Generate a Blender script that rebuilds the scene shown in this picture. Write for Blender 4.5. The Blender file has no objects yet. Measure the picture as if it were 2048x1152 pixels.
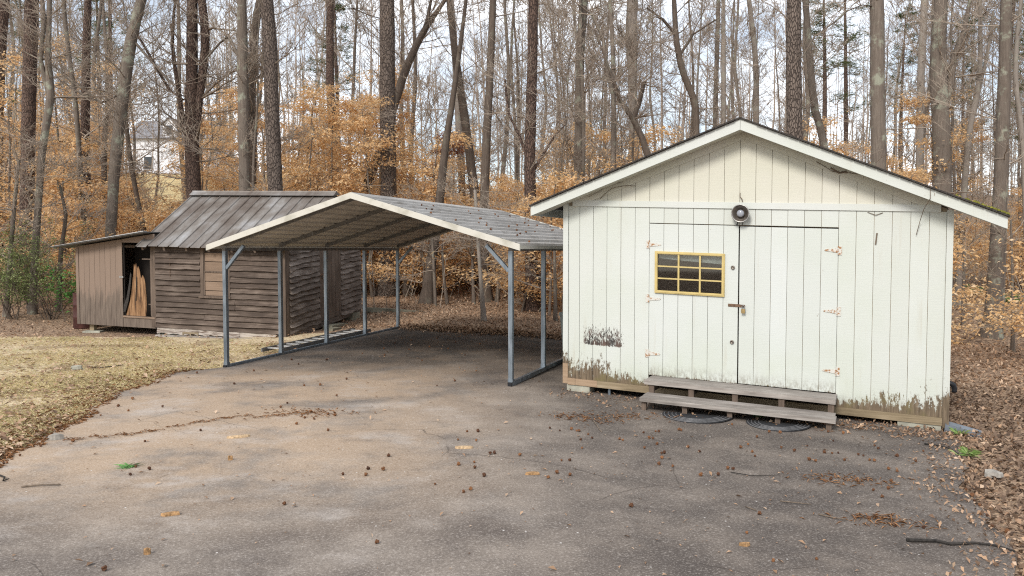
import bpy, math, random
import numpy as np
from mathutils import Vector, Matrix
R = math.radians
rng = random.Random(7)
nrg = np.random.default_rng(11)
SC = bpy.context.scene
COL = SC.collection

# ------------------------------------------------------------------ camera
F, HOR, CX, CY, H = 1650.0, 499.0, 1024.0, 576.0, 1.96      # photograph is 2048 x 1152
PITCH = math.atan((CY - HOR) / F)
cd = bpy.data.cameras.new('camera'); cam = bpy.data.objects.new('camera', cd); COL.objects.link(cam)
cam.location = (0, 0, H); cam.rotation_euler = (R(90) - PITCH, 0, 0)
cd.sensor_width = 36.0; cd.lens = 36.0 * F / 2048.0; cd.clip_start = 0.1; cd.clip_end = 2000
SC.camera = cam
# ------------------------------------------------------------------ world, sun, exposure
SUN_EL, SUN_AZ = 37.0, 208.0                                 # azimuth clockwise from +Y: light from behind, to the left
wd = bpy.data.worlds.new('World'); SC.world = wd; wd.use_nodes = True
wt = wd.node_tree; wt.nodes.clear()
wo = wt.nodes.new('ShaderNodeOutputWorld'); bg = wt.nodes.new('ShaderNodeBackground')
sky = wt.nodes.new('ShaderNodeTexSky'); sky.sky_type = 'NISHITA'; sky.sun_disc = False
sky.sun_elevation = R(SUN_EL); sky.sun_rotation = R(SUN_AZ); sky.air_density = 1.0; sky.dust_density = 1.5
tc = wt.nodes.new('ShaderNodeTexCoord'); mp = wt.nodes.new('ShaderNodeMapping'); mp.inputs['Scale'].default_value = (1, 1, 2.2)
cn = wt.nodes.new('ShaderNodeTexNoise'); cn.inputs['Scale'].default_value = 2.6; cn.inputs['Detail'].default_value = 7; cn.inputs['Roughness'].default_value = .6
cr = wt.nodes.new('ShaderNodeValToRGB'); cr.color_ramp.elements[0].position = .41; cr.color_ramp.elements[1].position = .64
cr.color_ramp.elements[0].color = (.30, .30, .30, 1); cr.color_ramp.elements[1].color = (.95, .95, .95, 1)
cm = wt.nodes.new('ShaderNodeMixRGB'); cm.inputs[2].default_value = (11.8, 12.0, 12.3, 1)
wt.links.new(tc.outputs['Generated'], mp.inputs[0]); wt.links.new(mp.outputs[0], cn.inputs['Vector'])
wt.links.new(cn.outputs['Fac'], cr.inputs[0]); wt.links.new(cr.outputs[0], cm.inputs[0])
wt.links.new(sky.outputs[0], cm.inputs[1]); wt.links.new(cm.outputs[0], bg.inputs[0]); wt.links.new(bg.outputs[0], wo.inputs[0])
bg.inputs[1].default_value = 0.10
sd = bpy.data.lights.new('sun', 'SUN'); sun = bpy.data.objects.new('sun', sd); COL.objects.link(sun)
sd.energy = 2.3; sd.angle = R(16); sd.color = (1.0, .945, .87)
az, el = R(SUN_AZ), R(SUN_EL)
sdir = Vector((math.sin(az) * math.cos(el), math.cos(az) * math.cos(el), math.sin(el)))
sun.rotation_euler = sdir.to_track_quat('Z', 'Y').to_euler(); sun.location = sdir * 60
vs = SC.view_settings
vs.view_transform = 'Standard'; vs.look = 'None'; vs.gamma = 1.0; vs.use_curve_mapping = False
vs.exposure = 0.50
try: SC.cycles.sampling_pattern = 'BLUE_NOISE'
except Exception: pass
try: SC.cycles.filter_width = 1.15; SC.cycles.use_denoising = False; SC.cycles.use_adaptive_sampling = False; SC.cycles.max_bounces = 8; SC.cycles.diffuse_bounces = 6; SC.cycles.transparent_max_bounces = 8
except Exception: pass

# ------------------------------------------------------------------ placing helpers
_c, _s = math.cos(PITCH), math.sin(PITCH)
def ray(px, py):
    x = (px - CX) / F; u = (CY - py) / F
    return (x, _c + u * _s, -_s + u * _c)
def at(px, py, d):
    r = ray(px, py); t = d / r[1]
    return (r[0] * t, d, H + r[2] * t)
def sm(a, b, t):
    t = min(1.0, max(0.0, (t - a) / (b - a))); return t * t * (3 - 2 * t)
def gz(x, y):
    z = -0.030 * max(0.0, x) if y < 19 else -0.030 * max(0.0, min(x, 8.0)) * (1 - sm(19, 26, y))
    z -= 0.050 * sm(0, 1.1, x) * (1 - sm(12.3, 14.0, y)) * sm(4.0, 8.0, y)
    z += 0.020 * min(max(0.0, y - 12.0), 7.0) * (.12 + .88 * sm(-7.0, -3.2, x))
    if y > 19:
        t = y - 19.0
        s = 1.0 + 0.35 * sm(4, 25, -x)
        z += s * (0.045 * min(t, 4) + 0.075 * max(0, min(t - 4, 12)) + 0.105 * max(0, min(t - 16, 80)))
        z += sm(20, 30, y) * (0.10 * math.sin(x * .7 + y * .21) + 0.08 * math.sin(x * .31 - y * .53 + 1.3))
    return z
def onground(px, py):
    r = ray(px, py); d = 8.0
    for _ in range(60):
        p = at(px, py, d); g = gz(p[0], d)
        if r[2] >= -1e-4: break
        d2 = (g - H) / r[2] * r[1]
        d += .5 * (d2 - d); d = min(max(d, 2), 120)
    p = at(px, py, d); return (p[0], d, gz(p[0], d))

# ------------------------------------------------------------------ object helpers
def tag(o, label=None, cat=None, group=None, kind=None):
    if label: o['label'] = label
    if cat: o['category'] = cat
    if group: o['group'] = group
    if kind: o['kind'] = kind
    return o
def thing(name, label, cat, loc=(0, 0, 0), rz=0.0, group=None):
    o = bpy.data.objects.new(name, None); COL.objects.link(o); o.empty_display_size = .2
    o.location = loc; o.rotation_euler = (0, 0, rz)
    return tag(o, label, cat, group)
def link(name, me, parent=None):
    o = bpy.data.objects.new(name, me); COL.objects.link(o)
    if parent: o.parent = parent
    return o
def copy_thing(root, loc, rz=0.0, sc=1.0, tilt=(0, 0)):
    r = root.copy(); COL.objects.link(r); r.location = loc; r.rotation_euler = (tilt[0], tilt[1], rz); r.scale = (sc, sc, sc)
    for ch in root.children:
        c = ch.copy(); COL.objects.link(c); c.parent = r
    return r
def np_mesh(name, V, Q, mat, smooth=False):
    V = np.asarray(V, np.float32); Q = np.asarray(Q, np.int32); k = Q.shape[1]
    me = bpy.data.meshes.new(name)
    me.vertices.add(len(V)); me.vertices.foreach_set('co', V.ravel())
    me.loops.add(Q.size); me.loops.foreach_set('vertex_index', Q.ravel())
    me.polygons.add(len(Q)); me.polygons.foreach_set('loop_start', np.arange(0, Q.size, k, dtype=np.int32))
    try: me.polygons.foreach_set('loop_total', np.full(len(Q), k, np.int32))
    except Exception: pass
    if smooth: me.polygons.foreach_set('use_smooth', np.ones(len(Q), bool))
    me.materials.append(mat); me.update(calc_edges=True); me.validate(); return me
class MB:
    def __init__(s, T=None): s.v = []; s.f = []; s.T = T or (lambda p: p)
    def add(s, vs, fs):
        n = len(s.v); s.v += [s.T(p) for p in vs]; s.f += [tuple(i + n for i in f) for f in fs]; return s
    def box(s, x0, x1, y0, y1, z0, z1):
        return s.add([(x0,y0,z0),(x1,y0,z0),(x1,y1,z0),(x0,y1,z0),(x0,y0,z1),(x1,y0,z1),(x1,y1,z1),(x0,y1,z1)],
                     [(0,3,2,1),(4,5,6,7),(0,1,5,4),(1,2,6,5),(2,3,7,6),(3,0,4,7)])
    def prism(s, poly, y0, y1):        # polygon in (x,z), extruded over y
        n = len(poly); a = [(x, y0, z) for x, z in poly] + [(x, y1, z) for x, z in poly]
        return s.add(a, [tuple(range(n)), tuple(range(2*n-1, n-1, -1))] + [(i+n, (i+1) % n + n, (i+1) % n, i) for i in range(n)])
    def beam(s, a, b, w, h=None, up=(0, 0, 1)):
        h = h or w; a = Vector(a); b = Vector(b); d = (b - a).normalized(); u = Vector(up)
        if abs(d.dot(u)) > .98: u = Vector((0, 1, 0))
        x = d.cross(u).normalized(); y = x.cross(d).normalized()
        c = [(-1,-1),(1,-1),(1,1),(-1,1)]
        vs = [tuple(p + x*(i*w/2) + y*(j*h/2)) for p in (a, b) for i, j in c]
        return s.add(vs, [(3,2,1,0),(4,5,6,7)] + [(i, (i+1) % 4, (i+1) % 4 + 4, i+4) for i in range(4)])
    def tube(s, pts, rad, n=6, cap=True):
        pts = [Vector(p) for p in pts]; rad = rad if isinstance(rad, (list, tuple)) else [rad]*len(pts)
        vs = []; ref = Vector((.31, .87, .38))
        for i, p in enumerate(pts):
            d = (pts[min(i+1, len(pts)-1)] - pts[max(i-1, 0)]).normalized()
            x = d.cross(ref)
            if x.length < .05: x = d.cross(Vector((1, 0, 0)))
            x.normalize(); y = d.cross(x)
            vs += [tuple(p + x*(rad[i]*math.cos(2*math.pi*k/n)) + y*(rad[i]*math.sin(2*math.pi*k/n))) for k in range(n)]
        fs = [(i*n+k, i*n+(k+1) % n, (i+1)*n+(k+1) % n, (i+1)*n+k) for i in range(len(pts)-1) for k in range(n)]
        if cap: fs += [tuple(range(n-1, -1, -1)), tuple(range((len(pts)-1)*n, len(pts)*n))]
        return s.add(vs, fs)
    def lathe(s, prof, n=20, M=None):   # (r, h) about local +z, mapped by M
        M = M or Matrix.Identity(4); vs = []
        for r, h in prof: vs += [tuple(M @ Vector((r*math.cos(2*math.pi*k/n), r*math.sin(2*math.pi*k/n), h))) for k in range(n)]
        fs = [(i*n+k, i*n+(k+1) % n, (i+1)*n+(k+1) % n, (i+1)*n+k) for i in range(len(prof)-1) for k in range(n)]
        return s.add(vs, fs)
    def mesh(s, name, mat, smooth=False):
        me = bpy.data.meshes.new(name); me.from_pydata(s.v, [], s.f); me.materials.append(mat)
        if smooth:
            for p in me.polygons: p.use_smooth = True
        me.update(); return me
    def build(s, name, mat, parent=None, smooth=False): return link(name, s.mesh(name, mat, smooth), parent)

# ------------------------------------------------------------------ materials
class NT:
    def __init__(s, name):
        s.m = bpy.data.materials.new(name); s.m.use_nodes = True; s.t = s.m.node_tree; s.t.nodes.clear()
        s.out = s.new('ShaderNodeOutputMaterial'); s.b = s.new('ShaderNodeBsdfPrincipled'); s.L(s.b.outputs[0], s.out.inputs[0])
        s.b.inputs['Roughness'].default_value = .85
        try: s.b.inputs['Specular IOR Level'].default_value = .3
        except Exception: pass
        s.tc = s.new('ShaderNodeTexCoord'); s.obj = s.tc.outputs['Object']
    def new(s, t): return s.t.nodes.new(t)
    def L(s, a, b): s.t.links.new(a, b)
    def put(s, sock, v):
        if hasattr(v, 'is_linked') or hasattr(v, 'links'): s.L(v, sock)
        elif isinstance(v, (tuple, list)): sock.default_value = (*v, 1) if len(v) == 3 and sock.type == 'RGBA' else v
        else: sock.default_value = v
    def map(s, scale, vec=None, loc=(0, 0, 0)):
        n = s.new('ShaderNodeMapping'); n.inputs['Scale'].default_value = scale; n.inputs['Location'].default_value = loc
        s.L(vec or s.obj, n.inputs[0]); return n.outputs[0]
    def noise(s, scale, detail=4, vec=None, rough=.55, dist=0):
        n = s.new('ShaderNodeTexNoise'); n.inputs['Scale'].default_value = scale; n.inputs['Detail'].default_value = detail
        n.inputs['Roughness'].default_value = rough; n.inputs['Distortion'].default_value = dist
        s.L(vec or s.obj, n.inputs['Vector']); return n.outputs['Fac']
    def voro(s, scale, vec=None, feat='F1', out='Distance'):
        n = s.new('ShaderNodeTexVoronoi'); n.feature = feat; n.inputs['Scale'].default_value = scale
        s.L(vec or s.obj, n.inputs['Vector']); return n.outputs[out]
    def math(s, op, a, b=0.0, c=None, clamp=False):
        n = s.new('ShaderNodeMath'); n.operation = op; n.use_clamp = clamp
        s.put(n.inputs[0], a); s.put(n.inputs[1], b)
        if c is not None: s.put(n.inputs[2], c)
        return n.outputs[0]
    def step(s, v, a, b, lo=0.0, hi=1.0):
        n = s.new('ShaderNodeMapRange'); n.interpolation_type = 'SMOOTHSTEP'
        s.put(n.inputs[0], v); n.inputs[1].default_value = a; n.inputs[2].default_value = b
        n.inputs[3].default_value = lo; n.inputs[4].default_value = hi; return n.outputs[0]
    def ramp(s, v, *stops):
        n = s.new('ShaderNodeValToRGB'); e = n.color_ramp.elements
        while len(e) < len(stops): e.new(.5)
        for i, (p, c) in enumerate(stops): e[i].position = p; e[i].color = (*c, 1)
        s.put(n.inputs[0], v); return n.outputs[0]
    def mix(s, f, a, b, mode='MIX'):
        n = s.new('ShaderNodeMixRGB'); n.blend_type = mode
        s.put(n.inputs[0], f); s.put(n.inputs[1], a); s.put(n.inputs[2], b); return n.outputs[0]
    def xyz(s, vec=None):
        n = s.new('ShaderNodeSeparateXYZ'); s.L(vec or s.obj, n.inputs[0]); return n.outputs
    def rnd(s): return s.new('ShaderNodeObjectInfo').outputs['Random']
    def isl(s): return s.new('ShaderNodeNewGeometry').outputs['Random Per Island']
    def bump(s, h, strength=.3, dist=.01):
        n = s.new('ShaderNodeBump'); n.inputs['Strength'].default_value = strength; n.inputs['Distance'].default_value = dist
        s.L(h, n.inputs['Height']); s.L(n.outputs[0], s.b.inputs['Normal'])
    def col(s, c): s.put(s.b.inputs['Base Color'], c); return s
    def set(s, **k):
        for a, v in k.items(): s.put(s.b.inputs[{'rough': 'Roughness', 'metal': 'Metallic', 'trans': 'Transmission Weight', 'ior': 'IOR', 'spec': 'Specular IOR Level'}[a]], v)
        return s

def white_paint(name, base, zb, amp0, amp1, patch=False):
    n = NT(name); x, y, z = n.xyz()[0], n.xyz()[1], n.xyz()[2]
    z0 = n.math('MULTIPLY_ADD', x, .037, z)
    big = n.noise(.9, 5); c = n.mix(n.step(big, .35, .7), base, tuple(b * k for b, k in zip(base, (.93, .95, .90))))
    c = n.mix(n.math('MULTIPLY', n.rnd(), .50), c, tuple(b * k for b, k in zip(base, (.90, .90, .86))))
    # algae tint low down, a little dirt streaking
    low = n.math('MULTIPLY', n.step(z0, zb + .75, zb + .02), n.step(n.noise(2.2, 4), .3, .75))
    c = n.mix(n.math('MULTIPLY', low, .42), c, (.42, .46, .36))
    streak = n.noise(1.0, 5, n.map((10, 10, .7)), .65)
    c = n.mix(n.step(streak, .55, .80, 0, .42), c, (.40, .37, .30))
    # flecks
    fl = n.noise(1.0, 3, n.map((34, 34, 11)), .6); fm = n.math('MULTIPLY', n.step(fl, .73, .76), n.step(n.noise(1.3, 3), .45, .62))
    c = n.mix(fm, c, (.16, .11, .07))
    # paint lost at the bottom edge
    u = n.math('ABSOLUTE', n.math('SUBTRACT', x, 2.44)); amp = n.step(u, 1.1, 2.35, amp0, amp1)
    st = n.noise(1.0, 8, n.map((21, 21, 7.0)), .80); st2 = n.noise(1.0, 4, n.map((3.2, 3.2, 1.0)), .6)
    hgt = n.math('MULTIPLY', n.math('MULTIPLY', n.step(st, .30, .74), n.step(st2, .22, .78, .25, 1.35)), amp)
    edge = n.math('MULTIPLY', n.math('SUBTRACT', n.noise(1.0, 5, n.map((60, 60, 16)), .7), .5), .16)
    peel = n.math('MULTIPLY', n.step(n.math('SUBTRACT', n.math('ADD', hgt, n.math('MULTIPLY', edge, n.step(hgt, 0, .03))), n.math('SUBTRACT', z0, zb)), -.008, .008), n.step(z0, zb+.5, zb+.45))
    wood = n.ramp(n.noise(1.0, 5, n.map((40, 40, 4)), .6), (.25, (.055, .041, .029)), (.55, (.145, .110, .074)), (.8, (.27, .215, .155)))
    wood = n.mix(n.step(n.noise(3.0, 3), .50, .70, 0, .8), wood, (.15, .125, .06))
    if patch:
        reg = n.math('MULTIPLY', n.math('MULTIPLY', n.step(x, .10, .40), n.step(x, 1.02, .80)), n.math('MULTIPLY', n.step(z0, .60, .66), n.step(z0, 1.14, .78)))
        thr = n.math('SUBTRACT', .76, n.math('MULTIPLY', reg, n.step(z0, .74, .69, .285, .35)))
        pm = n.math('MULTIPLY', n.step(n.math('SUBTRACT', n.noise(1.0, 7, n.map((44, 44, 17)), .85), thr), 0, .03), n.step(reg, .02, .08))
        c = n.mix(pm, c, n.ramp(n.noise(9, 2), (.35, (.040, .036, .034)), (.75, (.12, .075, .06))))
    fl2 = n.noise(1.0, 6, n.map((46, 46, 15)), .85); outer = n.step(u, .95, 1.9, .0 if amp1 < .2 else .35, 1.0)
    if amp1 > .2:
        thr = n.math('SUBTRACT', .80, n.math('MULTIPLY', n.math('MULTIPLY', n.step(z0, zb + .75, zb + .06), outer), .235))
        c = n.mix(n.step(n.math('SUBTRACT', fl2, thr), 0, .03), c, (.13, .098, .070))
    if amp0 > 0:
        dirt = n.math('MULTIPLY', n.step(z0, zb + .22, zb - .02), n.step(n.noise(1.0, 6, n.map((20, 20, 9)), .85), .40, .62)); c = n.mix(n.math('MULTIPLY', dirt, .8), c, (.17, .15, .115))
    c = n.mix(peel, c, wood)
    n.col(c).set(rough=n.mix(peel, (.55,)*3, (.9,)*3))
    gr = n.math('ADD', n.noise(1.0, 3, n.map((6, 6, 70))), n.math('MULTIPLY', peel, -.6)); n.bump(gr, .30, .004)
    return n.m
M = {}
M['white'] = white_paint('white_siding_paint', (.515, .540, .518), .14, .17, .58, True)
M['door'] = white_paint('white_door_paint', (.520, .548, .535), .29, .04, .06)
M['cream'] = white_paint('cream_gable_tint', (.540, .530, .472), -9, .0, .0)  # cream mixes dirt with reflected light painted into the gable colour
M['trimw'] = white_paint('white_trim_paint', (.525, .545, .530), -9, .0, .0)
M['corner'] = white_paint('white_corner_paint', (.515, .540, .524), .30, .42, .46)

def simple(name, c, rough=.8, metal=0.0, var=.18, scale=6.0, bump=.15):
    n = NT(name); a = n.noise(scale, 5); dk = tuple(v * (1 - var * 1.6) for v in c); lt = tuple(min(1, v * (1 + var)) for v in c)
    n.col(n.ramp(a, (.3, dk), (.7, lt))).set(rough=rough, metal=metal)
    if bump: n.bump(n.noise(scale * 8, 4), bump, .003)
    return n.m
def wood_mat(name, dark, mid, light, axis='x', var=.5, sc=1.0, bump=.6):
    n = NT(name); st = {'x': (2.2, 30, 34), 'y': (30, 2.2, 34), 'z': (34, 34, 2.2)}[axis]
    off = n.new('ShaderNodeVectorMath'); off.operation = 'ADD'; n.L(n.obj, off.inputs[0])
    cb = n.new('ShaderNodeCombineXYZ'); r = n.rnd()
    for i in range(3): n.L(n.math('MULTIPLY', r, 17.0 + 9 * i), cb.inputs[i])
    n.L(cb.outputs[0], off.inputs[1]); v = off.outputs[0]
    g = n.noise(1.0, 6, n.map(tuple(k * sc for k in st), v), .65); b = n.noise(1.6, 4, v)
    c = n.ramp(n.math('MULTIPLY_ADD', b, .45, n.math('MULTIPLY', g, .6)), (.30, dark), (.52, mid), (.74, light))
    c = n.mix(n.math('MULTIPLY', r, var), c, n.mix(.5, c, tuple(k * .55 for k in mid)))
    n.col(c).set(rough=.9); n.bump(g, bump, .006); return n.m
M['step_wood'] = wood_mat('weathered_step_wood', (.075, .065, .058), (.235, .212, .192), (.42, .39, .36))
M['skirt_wood'] = wood_mat('yellowed_skirt_wood', (.11, .083, .052), (.235, .185, .118), (.37, .30, .21))
M['raw_wood'] = wood_mat('bare_raw_wood', (.15, .10, .065), (.31, .22, .145), (.46, .345, .245))
M['siding'] = wood_mat('weathered_siding_wood', (.025, .018, .0145), (.088, .066, .053), (.235, .188, .155), var=.85)
M['siding_y'] = wood_mat('weathered_side_wood', (.030, .022, .018), (.140, .111, .092), (.40, .345, .305), axis='y', var=.8)
M['trim_brown'] = wood_mat('brown_trim_wood', (.045, .033, .026), (.115, .086, .067), (.20, .155, .125), axis='z')
M['tan_wood'] = wood_mat('tan_boarding', (.14, .097, .069), (.225, .162, .118), (.30, .22, .165), axis='x', bump=.2)
n = NT('brown_panel_paint')      # lean-to siding: tan-brown paint with a grey mildewed lower half
x, y, z = n.xyz(); st = n.noise(1.0, 5, n.map((16, 16, 1.6)), .7)
c = n.mix(n.math('MULTIPLY', n.rnd(), .35), (.205, .153, .120), (.172, .129, .102))
mk = n.step(n.math('SUBTRACT', n.math('MULTIPLY_ADD', st, 1.5, .22), z), -.12, .22)
c = n.mix(n.math('MULTIPLY', mk, .75), c, n.ramp(n.noise(1.0, 5, n.map((30, 30, 3))), (.3, (.065, .052, .043)), (.7, (.15, .123, .10))))
n.col(c); n.bump(st, .3, .004); M['lean_panel'] = n.m
n = NT('peeling_white_sill')
c = n.mix(n.step(n.noise(1.0, 6, n.map((2.2, 9, 22)), .75), .44, .60), (.40, .36, .32), (.13, .095, .075)); n.col(c); n.bump(n.noise(20, 4), .4, .006); M['sill'] = n.m
n = NT('old_tin_roof')
x, y, z = n.xyz(); a = n.noise(1.0, 6, n.map((3.2, 1.2, 1.2)), .66); b = n.noise(.9, 4)
c = n.ramp(n.math('MULTIPLY_ADD', b, .6, n.math('MULTIPLY', a, .5)), (.34, (.068, .053, .045)), (.46, (.135, .114, .098)), (.57, (.215, .20, .185)), (.72, (.36, .365, .375)))
c = n.mix(n.math('MULTIPLY', n.rnd(), .45), c, (.085, .060, .048))
n.col(c).set(rough=.55, metal=.25); n.bump(n.noise(14, 4), .2, .004); M['tin'] = n.m
n = NT('grey_steel_roofing')
x, y, z = n.xyz(); a = n.noise(1.0, 5, n.map((3, .7, 3)), .65)
c = n.ramp(a, (.3, (.24, .23, .215)), (.55, (.38, .37, .35)), (.75, (.49, .48, .465)))
c = n.mix(n.step(n.noise(2.5, 5), .55, .75, 0, .6), c, (.14, .12, .095)); n.col(c).set(rough=.5, metal=.2); M['roof_steel'] = n.m
M['roof_under'] = simple('cream_steel_underside', (.47, .44, .39), .6, 0, .12, 3, .0)
n = NT('cream_trim_steel'); c = n.mix(n.step(n.noise(4, 5), .45, .72, 0, .75), (.50, .487, .437), (.33, .32, .265)); n.col(c).set(rough=.5); M['cream_trim'] = n.m
n = NT('galvanised_steel'); a = n.noise(1.0, 5, n.map((14, 14, 3))); c = n.ramp(a, (.3, (.11, .135, .16)), (.6, (.22, .26, .30)), (.8, (.36, .40, .44)))
n.col(c).set(rough=.42, metal=.65); M['galv'] = n.m
M['dull_steel'] = simple('dull_steel', (.17, .165, .16), .6, .3, .2, 8, 0)
M['alu'] = simple('ladder_aluminium', (.62, .63, .64), .38, .8, .1)
M['dark_alu'] = simple('dark_ladder_rail', (.16, .16, .16), .5, .4, .2)
M['shingle'] = simple('asphalt_shingle', (.045, .040, .036), .95, 0, .3, 30, .8)
M['concrete'] = simple('concrete', (.33, .325, .27), .95, 0, .22, 5, .5)
M['concrete_dk'] = simple('mossy_concrete', (.20, .19, .145), .95, 0, .3, 4, .5)
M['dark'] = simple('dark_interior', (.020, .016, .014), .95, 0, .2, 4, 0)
M['groove'] = simple('dirty_groove', (.30, .25, .18), .95, 0, .3, 8, 0)
M['yellow'] = simple('yellow_window_paint', (.50, .395, .165), .6, 0, .08, 8, .1)
M['reflection'] = simple('pale_reflection', (.40, .42, .42), .8, 0, .08, 8, 0)  # colour of the painted reflection strip behind the panes
n = NT('window_glass'); tr = n.new('ShaderNodeBsdfTransparent'); tr.inputs[0].default_value = (.82, .85, .84, 1); gs = n.new('ShaderNodeBsdfGlossy'); gs.inputs['Roughness'].default_value = .03
fr = n.new('ShaderNodeFresnel'); fr.inputs['IOR'].default_value = 1.5; mx = n.new('ShaderNodeMixShader'); n.L(n.math('ADD', n.math('MULTIPLY', fr.outputs[0], 1.3), .015), mx.inputs[0]); n.L(tr.outputs[0], mx.inputs[1]); n.L(gs.outputs[0], mx.inputs[2]); n.L(mx.outputs[0], n.out.inputs[0]); M['glass'] = n.m
n = NT('rusty_painted_hinge'); c = n.mix(n.step(n.noise(40, 4), .50, .60), (.52, .51, .47), (.30, .16, .075)); n.col(c).set(rough=.7); M['hinge'] = n.m
M['rust'] = simple('rusty_steel', (.16, .10, .065), .7, .4, .35, 40, .3)
M['brass'] = simple('old_brass', (.34, .25, .12), .45, .8, .2, 30, .1)
M['lampmetal'] = simple('lamp_metal', (.20, .175, .15), .38, .75, .25, 18, .1)
M['lamprim'] = simple('lamp_rim', (.36, .36, .35), .35, .8, .1, 18, 0)
M['bulb'] = simple('frosted_bulb', (.26, .275, .31), .15, 0, .05, 8, 0)
M['rubber'] = simple('rubber_mat', (.030, .031, .034), .8, 0, .3, 40, .6)
M['rubber_lt'] = simple('mat_rib', (.15, .15, .155), .7, 0, .3, 40, .3)
M['moss'] = simple('moss', (.17, .165, .025), .95, 0, .5, 60, .8)
M['twig'] = simple('dry_twig', (.16, .125, .095), .9, 0, .3, 30, .3)
M['blackstick'] = simple('black_stick', (.035, .031, .028), .85, 0, .4, 30, .5)
M['barkpiece'] = simple('bark_scrap', (.32, .19, .09), .9, 0, .4, 40, .6)
M['paleleaf'] = simple('pale_leaf', (.46, .33, .20), .9, 0, .3, 60, .2)
M['stone'] = simple('pale_stone', (.30, .28, .25), .9, 0, .2, 25, .5)
M['green'] = simple('pine_sprig', (.10, .24, .06), .7, 0, .3, 30, 0)
M['bluegrey'] = simple('blue_grey_plastic', (.13, .15, .175), .5, 0, .15, 10, .1)
M['black_pl'] = simple('black_plastic', (.015, .016, .020), .45, 0, .2, 10, 0)
M['bin'] = simple('grey_bin_plastic', (.20, .23, .22), .5, 0, .1, 10, 0)
M['barrel'] = simple('dark_red_drum', (.075, .030, .026), .6, .2, .3, 12, .1)
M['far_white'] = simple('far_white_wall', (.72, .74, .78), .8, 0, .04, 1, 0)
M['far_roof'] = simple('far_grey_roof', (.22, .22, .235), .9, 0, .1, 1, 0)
M['far_glass'] = simple('far_window_pane', (.06, .07, .08), .2, 0, .1, 1, 0)
n = NT('torn_plywood'); g = n.noise(1.0, 6, n.map((22, 22, 1.8)), .7, ); c = n.ramp(g, (.36, (.035, .020, .013)), (.50, (.21, .115, .056)), (.74, (.40, .25, .14))); n.col(c); n.bump(g, .6, .008); M['ply'] = n.m
def bark(name, cols, sx=9, sz=1.6, plate=True, lich=0.0, depth=.03):
    n = NT(name); v = n.map((sx, sx, sz)); w = n.noise(3, 4)
    if plate:
        vv = n.new('ShaderNodeMixRGB'); vv.inputs[0].default_value = .12; n.L(v, vv.inputs[1])
        nn = n.new('ShaderNodeTexNoise'); nn.inputs['Scale'].default_value = 4; n.L(n.obj, nn.inputs['Vector']); n.L(nn.outputs['Color'], vv.inputs[2])
        e = n.voro(1.0, vv.outputs[0], 'DISTANCE_TO_EDGE'); h = n.step(e, .02, .16)
    else: h = n.noise(1.0, 5, v, .65)
    f = n.noise(1.0, 5, n.map((sx * 3, sx * 3, sz * 2.5)), .65)
    c = n.ramp(n.math('ADD', n.math('MULTIPLY', f, .62), n.math('MULTIPLY', n.math('ADD', n.rnd(), w), .2)), (.30, cols[1]), (.62, cols[2]))
    c = n.mix(h, cols[0], c)
    if lich: c = n.mix(n.math('MULTIPLY', n.step(n.noise(2.6, 6, None, .7), .52, .66), lich), c, (.30, .32, .25))
    n.col(c).set(rough=.95); n.bump(h, .8, depth); return n.m
M['bark_pine'] = bark('plated_pine_bark', ((.050, .038, .032), (.095, .073, .060), (.175, .140, .118)), 27, 9)
M['bark_red'] = bark('reddish_pine_bark', ((.042, .028, .023), (.090, .057, .043), (.165, .115, .092)), 27, 9)
M['bark_grey'] = bark('grey_ridged_bark', ((.060, .047, .038), (.125, .099, .080), (.25, .21, .175)), 24, 2.4, False, .7)
M['bark_dark'] = bark('dark_ridged_bark', ((.036, .027, .022), (.090, .067, .052), (.19, .15, .12)), 20, 2.0, False, .15)
M['bark_pale'] = bark('pale_smooth_bark', ((.12, .10, .085), (.21, .18, .153), (.36, .32, .28)), 6, 2.0, False, .3, .01)
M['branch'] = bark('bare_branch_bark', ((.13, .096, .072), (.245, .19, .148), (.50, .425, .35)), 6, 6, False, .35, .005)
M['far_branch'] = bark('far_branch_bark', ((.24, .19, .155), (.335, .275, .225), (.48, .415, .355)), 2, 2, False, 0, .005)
def leaf_mat(name, cols, transl=.35, spread=None):
    n = NT(name); c = n.ramp(n.isl(), *[(i / max(1, len(cols) - 1), k) for i, k in enumerate(cols)]); n.col(c).set(rough=.75)
    t = n.new('ShaderNodeBsdfTranslucent'); n.L(c, t.inputs[0]); mx = n.new('ShaderNodeMixShader'); mx.inputs[0].default_value = transl
    n.L(n.b.outputs[0], mx.inputs[1]); n.L(t.outputs[0], mx.inputs[2]); n.L(mx.outputs[0], n.out.inputs[0]); return n.m
M['beech'] = leaf_mat('tan_beech_leaf', [(.64, .385, .17), (.79, .535, .27), (.84, .625, .37), (.73, .47, .215), (.89, .74, .53)], .52)
M['oakleaf'] = leaf_mat('russet_oak_leaf', [(.22, .085, .045), (.31, .13, .065), (.26, .10, .05)])
M['litter'] = leaf_mat('dead_leaf', [(.10, .062, .040), (.28, .175, .105), (.42, .275, .175), (.17, .105, .068), (.54, .40, .285), (.34, .21, .128), (.23, .145, .094)], .12)
M['damp'] = leaf_mat('damp_dead_leaf', [(.06, .040, .029), (.15, .10, .068), (.23, .155, .105), (.09, .058, .040), (.33, .235, .165), (.17, .11, .073), (.115, .075, .051)], .1)
M['straw'] = leaf_mat('brown_pine_straw', [(.16, .075, .032), (.27, .135, .060), (.36, .20, .10)], .1)
M['drygrass'] = leaf_mat('dry_lawn_blade', [(.66, .55, .33), (.78, .67, .42), (.56, .45, .25), (.58, .53, .27), (.84, .74, .50)], .35)
M['needle'] = leaf_mat('pine_needle', [(.070, .105, .035), (.11, .15, .055), (.15, .18, .08)], .3)
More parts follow.
